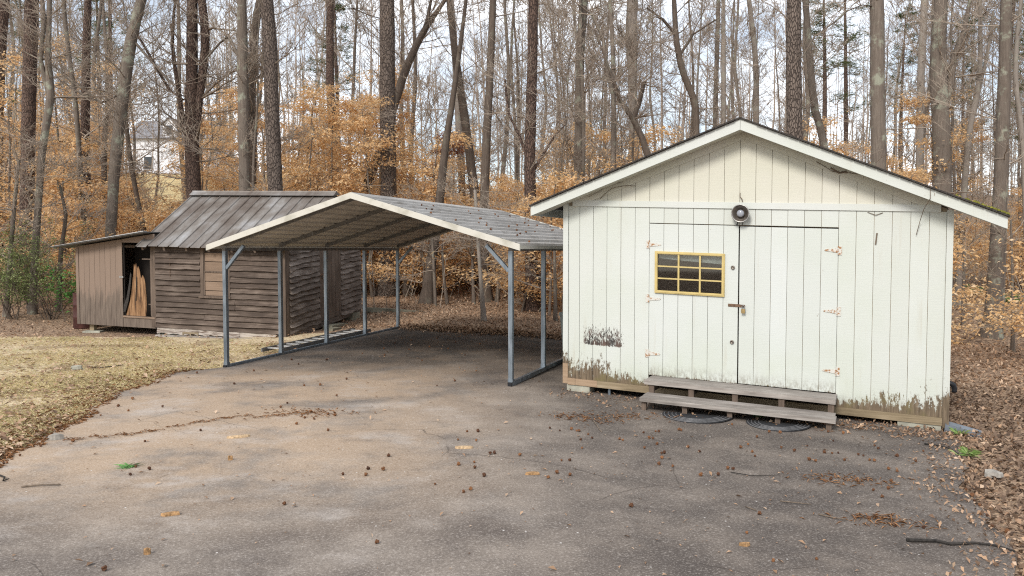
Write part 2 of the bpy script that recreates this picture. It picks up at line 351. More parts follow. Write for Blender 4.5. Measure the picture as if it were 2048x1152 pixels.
M['evergreen'] = leaf_mat('evergreen_leaf', [(.10, .145, .045), (.16, .215, .070), (.24, .29, .11), (.32, .34, .17)], .35)
M['gloss_leaf'] = leaf_mat('bright_green_leaf', [(.06, .17, .035), (.09, .23, .05), (.13, .28, .07)], .3)
M['tuft'] = leaf_mat('fresh_grass_blade', [(.12, .22, .05), (.19, .29, .08), (.30, .36, .15)], .3)

# ground materials
n = NT('forest_floor'); a = n.noise(.35, 5); b = n.noise(11, 6, None, .7)
c = n.ramp(n.math('MULTIPLY_ADD', a, .35, n.math('MULTIPLY', b, .65)), (.32, (.11, .074, .052)), (.5, (.27, .18, .118)), (.68, (.44, .31, .20)))
sp = n.voro(26, None, 'F1', 'Color'); spx = n.xyz(sp)[0]
c = n.mix(n.step(spx, .62, .7, 0, .75), c, (.40, .285, .19)); c = n.mix(n.step(spx, .30, .22, 0, .7), c, (.06, .038, .027))
n.col(c).set(rough=.95); n.bump(n.math('ADD', b, n.voro(26)), .9, .03); M['floor'] = n.m
n = NT('driveway_asphalt'); x, y, z = n.xyz()
big = n.noise(.42, 5, None, .6, .6); mid = n.noise(1.5, 6, None, .62); fine = n.noise(60, 4, None, .8); fine2 = n.noise(190, 2, None, .7)
c = n.ramp(n.math('MULTIPLY_ADD', mid, .5, n.math('MULTIPLY', big, .5)), (.36, (.102, .085, .075)), (.5, (.186, .157, .133)), (.64, (.290, .248, .210)))
# clay stain: broad tan wash over the middle of the apron towards the lawn
sx_ = n.step(n.math('ADD', x, n.math('MULTIPLY', big, 1.6)), 1.9, -1.6); sy_ = n.math('MULTIPLY', n.step(y, 5.0, 7.5), n.step(y, 14.5, 12.5))
stn = n.math('MULTIPLY', n.math('MULTIPLY', sx_, sy_), n.step(n.noise(.7, 6, None, .66), .32, .56))
c = n.mix(n.math('MULTIPLY', stn, .70), c, (.46, .335, .225))
c = n.mix(n.math('MULTIPLY', n.step(n.noise(.9, 6, n.map((1, 1.3, 1), None, (7, 3, 0)), .66), .50, .72), n.math('MULTIPLY', sx_, .55)), c, (.47, .435, .405))
# darker brown slab under the carport, its shade painted in; darker along the shed
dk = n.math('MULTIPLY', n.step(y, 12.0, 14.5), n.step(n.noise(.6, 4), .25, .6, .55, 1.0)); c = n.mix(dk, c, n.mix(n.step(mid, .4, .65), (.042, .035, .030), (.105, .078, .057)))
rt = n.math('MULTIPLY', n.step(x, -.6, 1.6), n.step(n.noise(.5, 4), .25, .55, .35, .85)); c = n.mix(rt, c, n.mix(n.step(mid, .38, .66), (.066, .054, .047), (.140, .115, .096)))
c = n.mix(n.step(fine, .52, .64, 0, .68), c, n.mix(.55, c, (.56, .51, .46))); c = n.mix(n.step(fine, .46, .38, 0, .7), c, n.mix(.5, c, (.03, .026, .024)))
c = n.mix(n.step(fine2, .48, .34, 0, .65), c, n.mix(.65, c, (.022, .018, .016)))
chip = n.voro(9, None, 'F1', 'Distance'); c = n.mix(n.math('MULTIPLY', n.step(chip, .085, .05), n.step(n.noise(1.4, 4), .50, .60)), c, (.60, .58, .55))
wv = n.new('ShaderNodeMixRGB'); wv.inputs[0].default_value = .16; n.L(n.obj, wv.inputs[1])
nz = n.new('ShaderNodeTexNoise'); nz.inputs['Scale'].default_value = 2.2; nz.inputs['Detail'].default_value = 6; n.L(n.obj, nz.inputs['Vector']); n.L(nz.outputs['Color'], wv.inputs[2])
ck = n.voro(.62, wv.outputs[0], 'DISTANCE_TO_EDGE'); ckm = n.math('MULTIPLY', n.step(ck, .0045, .0012, 0, .55), n.step(n.noise(.55, 3, n.map((1, 1, 1), None, (5, 1, 0))), .54, .60))
ck2 = n.voro(2.1, wv.outputs[0], 'DISTANCE_TO_EDGE'); ckm2 = n.math('MULTIPLY', n.step(ck2, .008, .002, 0, .45), n.step(n.noise(.75, 3, n.map((1, 1, 1), None, (2, 9, 0))), .60, .66))
ca = n.math('MAXIMUM', ckm, ckm2); c = n.mix(ca, c, (.045, .034, .027))
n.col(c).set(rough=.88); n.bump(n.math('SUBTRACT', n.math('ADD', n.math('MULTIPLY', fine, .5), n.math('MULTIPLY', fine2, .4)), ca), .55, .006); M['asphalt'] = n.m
n = NT('lawn_soil'); a = n.noise(.7, 5); b = n.noise(14, 6, None, .7); b2 = n.noise(60, 3, None, .7); x, y, z = n.xyz()
c = n.ramp(n.math('MULTIPLY_ADD', b, .6, n.math('MULTIPLY', b2, .4)), (.34, (.30, .22, .135)), (.5, (.56, .45, .29)), (.66, (.70, .59, .41)))
c = n.mix(n.step(a, .52, .68, 0, .45), c, (.25, .26, .085)); c = n.mix(n.step(n.noise(1.1, 5, n.map((1, 1, 1), None, (4, 4, 0))), .48, .66, 0, .75), c, (.17, .10, .055))
n.col(c).set(rough=.95); n.bump(n.math('ADD', b, b2), .8, .02); M['lawn'] = n.m
M['field'] = simple('dry_field', (.52, .40, .20), .95, 0, .2, .6, 0)

# ------------------------------------------------------------------ terrain, driveway, lawn
def frange(a, b, s): return list(np.arange(a, b, s))
xs = frange(-180, -40, 6) + frange(-40, -14, 2) + frange(-14, 14, .5) + frange(14, 40, 2) + frange(40, 181, 6)
ys = frange(-40, -4, 4) + frange(-4, 26, .5) + frange(26, 60, 1.5) + frange(60, 320, 6)
V = [(x, y, gz(x, y)) for y in ys for x in xs]; nx = len(xs)
Q = [(j*nx+i, j*nx+i+1, (j+1)*nx+i+1, (j+1)*nx+i) for j in range(len(ys)-1) for i in range(nx-1)]
tag(link('ground', np_mesh('ground', V, Q, M['floor'], True)), kind='structure')
def interp(t, pts):
    if t <= pts[0][0]: return pts[0][1]
    for (a, p), (b, q) in zip(pts, pts[1:]):
        if t <= b: return p + (q - p) * (t - a) / (b - a)
    return pts[-1][1]
LEFT = [(-6, -4.0), (4, -4.25), (7.3, -4.62), (9.0, -4.95), (11.1, -5.28), (12.9, -5.35), (13.35, -4.72), (18.9, -2.66), (19.2, -2.5)]
RIGHT = [(-6, 2.6), (5.25, 3.2), (5.7, 3.45), (6.75, 3.85), (8.05, 4.45), (9.6, 5.15), (10.6, 4.0), (11.6, 2.9), (16.9, 2.6), (17.3, 1.2), (18.3, -1.2), (19.0, -2.4)]
def wob(t, k): return .05*math.sin(t*2.1+k) + .035*math.sin(t*5.3+2*k) + .022*math.sin(t*11.7+k) + .015*math.sin(t*23.1+3*k)
def dl(y): return interp(y, LEFT) + (wob(y, 1.0) if y < 13 else 0)
def dr(y): return interp(y, RIGHT) + wob(y, 2.0)
def strip(name, mat, y0, y1, fl, fr, dz, dy=.12, cols=28):
    rows = frange(y0, y1, dy); V = []
    for y in rows:
        a, b = fl(y), fr(y); b = max(b, a + .01)
        for k in range(cols): x = a + (b-a)*k/(cols-1); V.append((x, y, gz(x, y) + dz))
    Q = [(j*cols+i, j*cols+i+1, (j+1)*cols+i+1, (j+1)*cols+i) for j in range(len(rows)-1) for i in range(cols-1)]
    return tag(link(name, np_mesh(name, V, Q, mat, True)), kind='structure')
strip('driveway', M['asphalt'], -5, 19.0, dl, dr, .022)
def lawn_r(y): return min(dl(y) + .25, -2.6) if y < 13 else interp(y, LEFT) + .3
def lawn_l(y): return -15.5 + .8*math.sin(y*.8)
strip('lawn', M['lawn'], 7.6, 18.3, lawn_l, lawn_r, .010, .2)
strip('far_field', M['field'], 46, 106, lambda y: -95, lambda y: -10 - .16*y + 2*math.sin(y*.2), .08, 1.5, 40)

# ------------------------------------------------------------------ white shed
WS = thing('shed', 'white painted gabled shed with double doors and a yellow framed window', 'shed', (.732, 11.71, 0), -.4277)
SH = lambda p: (p[0], p[1], p[2] - .037*p[0])
def wb(): return MB(SH)
UA = 2.472; SL = .3975
def ztop(u): return 3.683 - SL*abs(u - UA)
WL, WD = 4.88, 4.7
EDG = [.078, .243, .443, .643, .843, 1.043, 1.243]
EDG_R = [3.627, 3.827, 4.027, 4.227, 4.427, 4.627, 4.808]
GAP = .0027
def board(u0, u1, z0, z1, mat, name='siding_board', parent=WS, w0=-.004, w1=.010, top=None):
    b = wb(); j = rng.uniform(-.0015, .0015); u0 += GAP; u1 -= GAP
    if top: b.prism([(u0, z0), (u1, z0)] + ([(u1, top(u1)), (UA, top(UA)), (u0, top(u0))] if u0 < UA < u1 else [(u1, top(u1)), (u0, top(u0))]), w0 + j, w1)
    else: b.box(u0, u1, w0 + j, w1, z0, z1)
    return b.build(name, mat, parent)
# grooved siding: left bay, right bay, header over the doors, gable
for a, b in zip(EDG, EDG[1:]): board(a, b, .142, 2.578, M['white'])
for a, b in zip(EDG_R, EDG_R[1:]): board(a, b, .142, 2.578, M['white'])
MID = [1.243, 1.441, 1.639, 1.837, 2.035, 2.233, 2.431, 2.629, 2.828, 3.027, 3.227, 3.427, 3.627]
for a, b in zip(MID, MID[1:]): board(a, b, 2.368, 2.578, M['white'])
zt = lambda u: ztop(u) - .150
G_ED = EDG + MID[1:-1] + EDG_R
G_ED[0] = .14; G_ED[-1] = 4.78
for a, b in zip(G_ED, G_ED[1:]):
    if zt(a) > 2.70 and zt(b) > 2.70: board(a, b, 2.655, 0, M['cream'], top=zt)
    elif max(zt(a), zt(b)) > 2.70: board(a, b, 2.655, 0, M['cream'], top=lambda u: max(zt(u), 2.662))
# backing behind the grooves
bk = wb(); bk.box(.05, 1.243, .0101, .03, .142, 2.6); bk.box(3.627, 4.83, .0101, .03, .142, 2.6); bk.box(1.243, 3.627, .0101, .03, 2.362, 2.6)
bk.prism([(.05, 2.6), (4.83, 2.6), (4.83, max(2.61, zt(4.83))), (UA, zt(UA)), (.05, max(2.61, zt(.05)))], .0102, .03)
bk.build('backing_panel', M['groove'], WS)
wb().box(.14, 4.745, -.022, -.0045, 2.576, 2.657).build('trim_board', M['trimw'], WS)
wb().box(0, .076, -.020, .03, .35, 2.60).build('corner_board', M['corner'], WS)
wb().box(0, .076, -.022, .03, .06, .348).build('corner_board_foot', M['raw_wood'], WS)
wb().box(4.81, 4.88, -.020, .03, .03, 2.60).build('corner_board', M['corner'], WS)
for a, b, m in ((.078, .19, 'raw_wood'), (.193, .515, 'raw_wood'), (.518, 1.30, 'skirt_wood'), (1.303, 3.55, 'skirt_wood'), (3.553, 4.808, 'skirt_wood')):
    wb().box(a, b, -.032 + rng.uniform(-.004, .004), .02, .050, .141).build('skirt_board', M[m], WS)
# walls, floor, roof
wb().box(0, .02, .031, WD, .06, 2.60).build('side_wall', M['white'], WS)
wb().box(WL-.02, WL, .031, WD, .06, 2.60).build('side_wall', M['white'], WS)
b = wb(); b.prism([(0.021, .06), (WL-.021, .06), (WL-.021, 2.5), (UA, 3.45), (.021, 2.5)], WD-.02, WD); b.build('rear_wall', M['white'], WS)
wb().box(.021, WL-.021, .031, WD-.021, .06, .12).build('floor', M['dark'], WS)
UL, UR = -.380, 5.392
for s, ue in ((-1, UL), (1, UR)):
    t = lambda u, dz: (u, ztop(u) + dz)
    ee = ue + .02*s
    er = ee if s < 0 else 4.93
    wb().prism([t(ee, .002), t(UA, .002), t(UA, .024), t(ee, .024)], -.325, -.06 if s > 0 else WD + .3).build('roof_slope', M['shingle'], WS)
    if s > 0: wb().prism([t(er, .002), t(UA, .002), t(UA, .024), t(er, .024)], -.0599, WD + .3).build('roof_slope', M['shingle'], WS)
    wb().prism([t(ue, -.132), t(UA - .002*s*-1, -.132), t(UA - .002*s*-1, -.001), t(ue, -.001)], -.302, -.276).build('fascia_board', M['trimw'], WS)
    wb().prism([t(ue - .03*s, -.122), t(UA, -.122), t(UA, -.108), t(ue - .03*s, -.108)], -.2755, -.0005).build('soffit_board', M['cream'], WS)
    wb().box(min(ue, ue - .022*s), max(ue, ue - .022*s), -.2755, (WD + .28 if s < 0 else -.06), ztop(ue) - .125, ztop(ue) - .002).build('eave_board', M['trimw'], WS)
    a = .16 if s < 0 else 4.74
    wb().prism([t(a, -.215), t(UA, -.215), t(UA, -.1225), t(a, -.1225)], -.020, -.0046).build('rake_trim', M['cream'], WS)
# shingle course edge: little tabs along the rake, and moss on the low end
b = wb()
for k in range(46):
    u = UL + .05 + k*.125; 
    if abs(u-UA) < .1: continue
    b.add([(u, -.345, ztop(u)+.024), (u+.115, -.345, ztop(u+.115)+.024), (u+.115, -.2, ztop(u+.115)+.030), (u, -.2, ztop(u)+.030), (u, -.345, ztop(u)+.004), (u+.115, -.345, ztop(u+.115)+.004)], [(0, 1, 2, 3), (0, 4, 5, 1)])
tag(b.build('shingle_edge', M['shingle'], WS), kind='stuff')
b = wb()
for k in range(240):
    u = 5.40 - abs(rng.gauss(0, .17)); w = -.335 + abs(rng.gauss(0, .18)); r = rng.uniform(.010, .024); z = ztop(u) + .034
    b.add([(u-r, w, z-.006), (u, w-r, z-.008), (u+r, w, z-.006), (u, w+r, z-.006), (u, w, z+r*.9)], [(0, 1, 4), (1, 2, 4), (2, 3, 4), (3, 0, 4)])
tag(b.build('roof_moss', M['moss'], WS), kind='stuff')
# doors
wu0, wu1, wz0, wz1 = 1.325, 2.253, 1.425, 1.988
d1 = wb(); d1.box(1.249, wu0+.02, .012, .04, .305, 2.352); d1.box(wu1-.02, 2.423, .012, .04, .305, 2.352); d1.box(wu0+.02, wu1-.02, .012, .04, .305, wz0+.02); d1.box(wu0+.02, wu1-.02, .012, .04, wz1-.02, 2.352)
D1 = d1.build('door', M['groove'], WS)
D2 = wb().box(2.440, 3.621, .012, .04, .312, 2.346).build('door', M['groove'], WS)
for k in range(6):
    a, b_ = MID[k], MID[k+1]; bb = wb()
    a2, b2 = a + GAP, b_ - (GAP if k < 5 else .008)
    lo, hi = max(a2, wu0+.02), min(b2, wu1-.02)
    bb.box(a2, b2, -.006, .0118, .300, wz0+.02); bb.box(a2, b2, -.006, .0118, wz1-.02, 2.356)
    if a2 < wu0+.02: bb.box(a2, wu0+.02, -.006, .0118, wz0+.02, wz1-.02)
    if b2 > wu1-.02: bb.box(max(a2, wu1-.02), b2, -.006, .0118, wz0+.02, wz1-.02)
    bb.build('door_board', M['door'], D1)
    wb().box(MID[6+k] + (GAP if k else .009), MID[7+k] - GAP, -.006 + rng.uniform(-.001, .001), .0118, .308, 2.348).build('door_board', M['door'], D2)
b = wb(); b.box(1.20, 1.262, .041, .07, .14, 2.42); b.box(3.61, 3.66, .041, .07, .14, 2.42); b.box(1.262, 3.61, .041, .07, 2.34, 2.42); b.box(2.40, 2.46, .041, .07, .14, 2.34); b.box(1.262, 3.61, .041, .07, .14, .33)
b.build('door_jamb', M['dark'], WS)
# hinges
for hz, (u, sgn, dd) in [(z, q) for q, zs_ in (((1.243, 1, D1), (2.074, 1.341, .592)), ((3.627, -1, D2), (2.082, 1.326, .578))) for z in zs_]:
    h = wb(); h.prism([(u - sgn*.042, hz-.055), (u - sgn*.004, hz-.055), (u - sgn*.004, hz+.055), (u - sgn*.042, hz+.055)], -.013, -.0062)
    h.prism([(u + sgn*.004, hz-.028), (u + sgn*.15, hz-.010), (u + sgn*.165, hz), (u + sgn*.15, hz+.010), (u + sgn*.004, hz+.028)], -.013, -.0062)
    h.tube([(u, -.012, hz-.055), (u, -.012, hz+.055)], .008, 8); h.build('hinge', M['hinge'], dd)
# lock cylinders and hasp
for z in (1.813, .84):
    m_ = Matrix.Translation((2.355, -.006, z)) @ Matrix.Rotation(R(90), 4, 'X')
    k = wb(); k.lathe([(.0, .012), (.012, .012), (.014, .02), (.024, .02), (.026, .012), (.026, 0)], 16, m_); k.build('lock_cylinder', M['lampmetal'], D1, True)
h = wb(); h.box(2.30, 2.455, -.014, -.0065, 1.303, 1.340); h.box(2.455, 2.515, -.022, -.0065, 1.306, 1.336); h.tube([(2.49, -.022, 1.335), (2.49, -.05, 1.325), (2.49, -.022, 1.31)], .006, 6)
h.build('hasp', M['rust'], D1)
PK = thing('padlock', 'small brass padlock hanging from the hasp on the white double doors', 'padlock', (0, 0, 0))
PK.location = WS.location; PK.rotation_euler = WS.rotation_euler
wb().box(2.474, 2.522, -.056, -.034, 1.228, 1.285).build('lock_body', M['brass'], PK)
k = wb(); k.tube([(2.482, -.045, 1.284), (2.482, -.045, 1.315), (2.490, -.045, 1.326), (2.506, -.045, 1.326), (2.514, -.045, 1.315), (2.514, -.045, 1.284)], .005, 6); k.build('shackle', M['lamprim'], PK)
# yellow window
fw = .037
f = wb(); f.box(wu0, wu1, -.030, .012, wz1-fw, wz1); f.box(wu0, wu1, -.030, .012, wz0, wz0+fw); f.box(wu0, wu0+fw, -.030, .012, wz0+fw, wz1-fw); f.box(wu1-fw, wu1, -.030, .012, wz0+fw, wz1-fw)
f.box(wu0+.015, wu1-.015, -.036, -.030, wz1-.030, wz1-.012); f.box(wu0+.015, wu1-.015, -.036, -.030, wz0+.012, wz0+.030); f.box(wu0+.012, wu0+.030, -.036, -.030, wz0+.03, wz1-.03); f.box(wu1-.030, wu1-.012, -.036, -.030, wz0+.03, wz1-.03)
WIN = f.build('window', M['yellow'], WS)
iu0, iu1, iz0, iz1 = wu0+fw, wu1-fw, wz0+fw, wz1-fw; pw, ph = (iu1-iu0)/3, (iz1-iz0)/3
for k in (1, 2):
    wb().box(iu0+k*pw-.011, iu0+k*pw+.011, -.024, .004, iz0, iz1).build('muntin', M['yellow'], WIN)
    for q in range(3): wb().box(iu0+q*pw+(.0112 if q else 0), iu0+(q+1)*pw-(.0112 if q < 2 else 0), -.022, .003, iz0+k*ph-.009, iz0+k*ph+.009).build('muntin', M['yellow'], WIN)
for i in range(3):
    for j in range(3): wb().box(iu0+i*pw+.002, iu0+(i+1)*pw-.002, -.006-.0004*i, -.002, iz0+j*ph+.002, iz0+(j+1)*ph-.002).build('window_pane', M['glass'], WIN)
bl = wb(); bl.prism([(iu0, iz1-.055), (iu0+.25, iz1-.075), (iu1, iz1-.105), (iu1, iz1+.02), (iu0, iz1+.02)], .045, .048); bl.build('pane_reflection', M['reflection'], WIN)  # pale slanted strip stands in for roof and sky reflected in the panes
wb().box(.10, 4.78, .9, .92, .125, 2.45).build('dark_backdrop', M['dark'], WS)  # near-black sheet added so the unlit room behind the panes looks dark
# round metal lamp over the doors
LP = Matrix.Translation((2.457, -.022, 2.512)) @ Matrix.Rotation(R(90), 4, 'X')
l = wb(); l.lathe([(.030, .0), (.060, .03), (.104, .085), (.112, .092), (.106, .094), (.098, .086), (.060, .045), (.045, .040), (0, .040)], 28, LP); LMP = l.build('lamp', M['lampmetal'], WS, True)
l = wb(); l.lathe([(.104, .0925), (.108, .099), (.116, .096), (.116, .088), (.110, .086)], 28, LP); l.build('lamp_rim', M['lamprim'], LMP, True)
l = wb(); l.lathe([(.022, .040), (.040, .060), (.047, .078), (.043, .092), (.024, .101), (0, .104)], 20, LP); l.build('bulb', M['bulb'], LMP, True)
l = wb(); l.tube([(2.425, -.03, 2.42), (2.405, -.012, 2.385), (2.395, -.010, 2.362)], .006, 6); l.tube([(2.47, -.012, 2.42), (2.472, -.010, 2.365)], .004, 6); l.build('lamp_cord', M['black_pl'], LMP)
# dead vines and webs under the eaves
def vine(pts, r=.004, name='dead_vine', par=WS, m='twig'):
    b = wb(); b.tube([(u + rng.gauss(0, .008), w, z + rng.gauss(0, .008)) for u, w, z in pts], r, 5); return b.build(name, M[m], par)
vine([(.55, -.03, 2.68), (.60, -.04, 2.74), (.72, -.06, 2.82), (.78, -.05, 2.86), (.95, -.06, 2.88), (1.05, -.03, 2.86)])
vine([(.40, -.05, 2.70), (.52, -.08, 2.77), (.70, -.08, 2.87), (.9, -.07, 2.91)], .003)
vine([(3.35, -.03, 3.16), (3.45, -.04, 3.13), (3.55, -.05, 3.06), (3.72, -.05, 3.03), (3.9, -.04, 3.0)])
vine([(3.52, -.06, 3.09), (3.62, -.03, 3.04), (3.70, -.03, 3.05)], .012)
vine([(4.62, -.33, 2.84), (4.60, -.32, 2.72), (4.55, -.2, 2.60), (4.52, -.06, 2.46), (4.50, -.03, 2.30)])
vine([(2.44, -.012, 2.78), (2.445, -.03, 2.73), (2.47, -.03, 2.71), (2.46, -.02, 2.67)], .006)
vine([(4.05, -.010, 2.30), (4.05, -.012, 2.16)], .009)
vine([(3.96, -.012, 2.55), (4.04, -.02, 2.52), (4.12, -.012, 2.55)], .004)
# pipe under the floor, blocks under the corners
wb().tube([(.68, .03, -.09), (.68, .03, .06)], .022, 8).build('support_pipe', M['galv'], WS)
def in_white(name, label, cat, group=None):
    t = thing(name, label, cat, WS.location, -.4277, group); return t
for lab, u0, u1 in (('concrete block under the shed corner beside the carport', .06, .40), ('concrete block under the shed corner beside the leafy bank', 4.33, 4.80)):
    o = wb().box(u0, u1, -.012, .20, -.14, .049).build('concrete_block', M['concrete']); o.location = WS.location; o.rotation_euler = (0, 0, -.4277)
    tag(o, lab, 'concrete block', 'concrete blocks under the white shed')
for k in (0, 1): 
    o = wb().box((.06, 4.4)[k], (.40, 4.8)[k], WD-.3, WD-.05, -.14, .059).build('rear_pier', M['concrete'], WS)
# steps
ST = in_white('wooden_steps', 'weathered two-tread plank steps in front of the white double doors', 'steps')
def plank(u0, u1, w0, w1, z0, z1, mat, par, name='plank', sag=.004, nseg=8):
    b = wb(); V = []; F_ = []
    for i in range(nseg+1):
        u = u0 + (u1-u0)*i/nseg; j = [rng.uniform(-sag, sag) for _ in range(4)]
        V += [(u, w0+j[0], z0+j[1]*.6), (u, w1+j[2]*.5, z0), (u, w1+j[2]*.5, z1+j[3]*.5), (u, w0+j[0]+.004, z1+j[1]*.6)]
    for i in range(nseg):
        for k in range(4): F_.append((i*4+k, i*4+(k+1) % 4, (i+1)*4+(k+1) % 4, (i+1)*4+k))
    F_ += [(3, 2, 1, 0), tuple(nseg*4+k for k in range(4))]
    b.add(V, F_); return b.build(name, mat, par)
plank(1.30, 3.645, -.235, -.008, .244, .297, M['step_wood'], ST, 'tread_plank')
plank(1.305, 3.650, -.450, -.240, .242, .298, M['step_wood'], ST, 'tread_plank')
plank(1.345, 3.655, -.625, -.425, .092, .138, M['step_wood'], ST, 'tread_plank')
plank(1.355, 3.675, -.850, -.632, .088, .138, M['step_wood'], ST, 'tread_plank')
for u in (1.40, 1.92, 2.47, 3.03, 3.60):
    wb().box(u-.035, u+.035, -.43, -.39, -.14, .242).build('step_post', M['trim_brown'], ST)
    wb().box(u-.030, u+.030, -.80, -.76, -.14, .088).build('step_post', M['trim_brown'], ST)
    wb().box(u-.02, u+.02, -.3895, -.06, .15, .243).build('step_bearer', M['trim_brown'], ST)
# half-round door mats
def mat_thing(cx, cy, lab, ang, w=.43, dp=1.25):
    x, y, z = onground(cx, cy); t = thing('door_mat', lab, 'door mat', (x, y, z + .024), ang, 'half-round door mats by the steps')
    N = 22; arc = lambda r, k: (r*math.cos(math.pi + math.pi*k/N), dp*r*math.sin(math.pi + math.pi*k/N))
    b = MB(); P = [arc(w, k) for k in range(N+1)]; n_ = len(P)
    b.add([(x, y, .002) for x, y in P] + [(x, y, .014) for x, y in P], [tuple(range(n_, 2*n_))] + [(i, (i+1) % n_, (i+1) % n_ + n_, i+n_) for i in range(n_)]); b.build('mat_base', M['rubber'], t)
    for r in (.95, .84, .73, .62):
        b = MB(); b.tube([(*arc(w*r, k), .015) for k in range(N+1)], .006, 4); b.build('mat_rib', M['rubber_lt'], t)
    return t
mat_thing(1396, 834, 'plain dark half-round rubber mat lying before the steps on the hasp side', -.4277)
mat_thing(1557, 851, 'ribbed half-round rubber mat lying before the steps nearer the leafy bank', -.46, .37, 1.3)

# ------------------------------------------------------------------ carport
CPX = thing('carport', 'open steel carport with a grey ribbed roof and cream trim on the driveway', 'carport', (-4.665, 13.418, 0), -.36)
CW, CL = 4.97, 5.82
zl = lambda w: .02 + .120*w/CL
zr = lambda w: .02 + .078*w/CL
CA = CW/2; CSL = .2895
ct = lambda u: 2.795 - CSL*abs(u - CA)
WPOS = [0, CL/4, CL/2, CL*3/4, CL]
for side, uu, zf in ((0, 0.0, zl), (1, CW, zr)):
    MB().beam((uu, -.032, zf(0)+.030), (uu, CL+.032, zf(CL)+.030), .058, .058).build('base_rail', M['galv'], CPX)
    MB().beam((uu, -.032, 1.965), (uu, CL+.032, 1.965), .058, .050).build('eave_rail', M['dull_steel'], CPX)
    for w in WPOS:
        MB().box(uu-.031, uu+.031, w-.031, w+.031, zf(w)+.0595, 1.939).build('post', M['galv'], CPX)
        MB().box(uu-.036, uu+.036, w-.036, w+.036, zf(w)+.06, zf(w)+.10).build('post_sleeve', M['galv'], CPX)
    s = 1 if side == 0 else -1
    for w in (0, CL): MB().beam((uu + s*.03, w, 1.655), (uu + s*.375, w, 2.020), .050).build('knee_brace', M['galv'], CPX)
    MB().box(uu-.03, uu+.03, -.060, -.0325, zf(0)+.002, zf(0)+.055).build('rail_end', M['black_pl'], CPX)
for w in WPOS:
    for s in (-1, 1):
        MB().beam((CA + s*(CA-.0), w, ct(CW)-.042), (CA + s*.0, w, ct(CA)-.042), .055, .056, (0, 1, 0)).build('rafter', M['dull_steel'], CPX)
UE = 2.675; NP = 3; PWD = UE/NP
for s in (-1, 1):
    for k in range(NP):
        prof = []; a0 = k*PWD; NR = 4; rp = PWD/NR
        for r_ in range(NR):
            t = a0 + r_*rp
            prof += [(t+.001, 0), (t+rp-.085, 0), (t+rp-.065, .034), (t+rp-.022, .034), (t+rp-.002, 0)]
        prof[-1] = (a0+PWD-.001, .0)
        V = []; w0, w1 = -.17, CL+.17; sg = rng.uniform(-.001, .001)
        for w in (w0, (w0+w1)/2, w1):
            for t, h in prof: V.append((CA+s*t, w, ct(CA+t)-.010+h+sg))
            for t, h in prof: V.append((CA+s*t, w, ct(CA+t)-.013+h+sg))
        m_ = len(prof); top = []; bot = []
        for r_ in range(2):
            for i in range(m_-1):
                o_ = r_*2*m_
                q = (o_+i, o_+i+1, o_+2*m_+i+1, o_+2*m_+i); top.append(q if s > 0 else q[::-1])
                q = (o_+m_+i, o_+m_+2*m_+i, o_+m_+2*m_+i+1, o_+m_+i+1); bot.append(q if s > 0 else q[::-1])
        me = bpy.data.meshes.new('roof_panel'); me.from_pydata(V, [], top + bot); me.materials.append(M['roof_steel']); me.materials.append(M['roof_under'])
        for i, p in enumerate(me.polygons): p.material_index = 0 if i < len(top) else 1
        me.update(); link('roof_panel', me, CPX)
    for w0, w1 in ((-.205, -.172), (CL+.172, CL+.205)):
        MB().prism([(CA, ct(CA)+.018), (CA+s*(UE+.015), ct(CA+UE+.015)+.018), (CA+s*(UE+.015), ct(CA+UE+.015)-.072), (CA, ct(CA)-.072)], w0, w1).build('gable_trim', M['cream_trim'], CPX)
    u = CA+s*(UE+.004); MB().box(min(u, u+s*.016), max(u, u+s*.016), -.1715, CL+.1715, ct(CA+UE)-.055, ct(CA+UE)-.006).build('eave_trim', M['cream_trim'], CPX)
b = MB(); b.prism([(CA-.16, ct(CA+.16)+.014), (CA, ct(CA)+.016), (CA+.16, ct(CA+.16)+.014), (CA, ct(CA)+.022)], -.171, CL+.171); b.build('ridge_cap', M['roof_steel'], CPX)
# ladder beside the carport rail
LD = thing('ladder', 'aluminium ladder lying flat on the ground outside the carport rail', 'ladder', (-4.665, 13.418, 0), -.36)
def gl(u, w):
    c, s = math.cos(-.36), math.sin(-.36); return gz(-4.665 + u*c - w*s, 13.418 + u*s + w*c)
for u in (-.50, -.11): MB().beam((u, 1.55, gl(u, 1.55)+.075), (u+.01, 4.75, gl(u, 4.75)+.085), .028, .075).build('side_rail', M['dark_alu'], LD)
for k in range(11):
    w = 1.72 + k*.285; z = gl(-.3, w)+.095; MB().box(-.485, -.125, w-.022, w+.022, z-.014, z+.012).build('rung', M['alu'], LD)

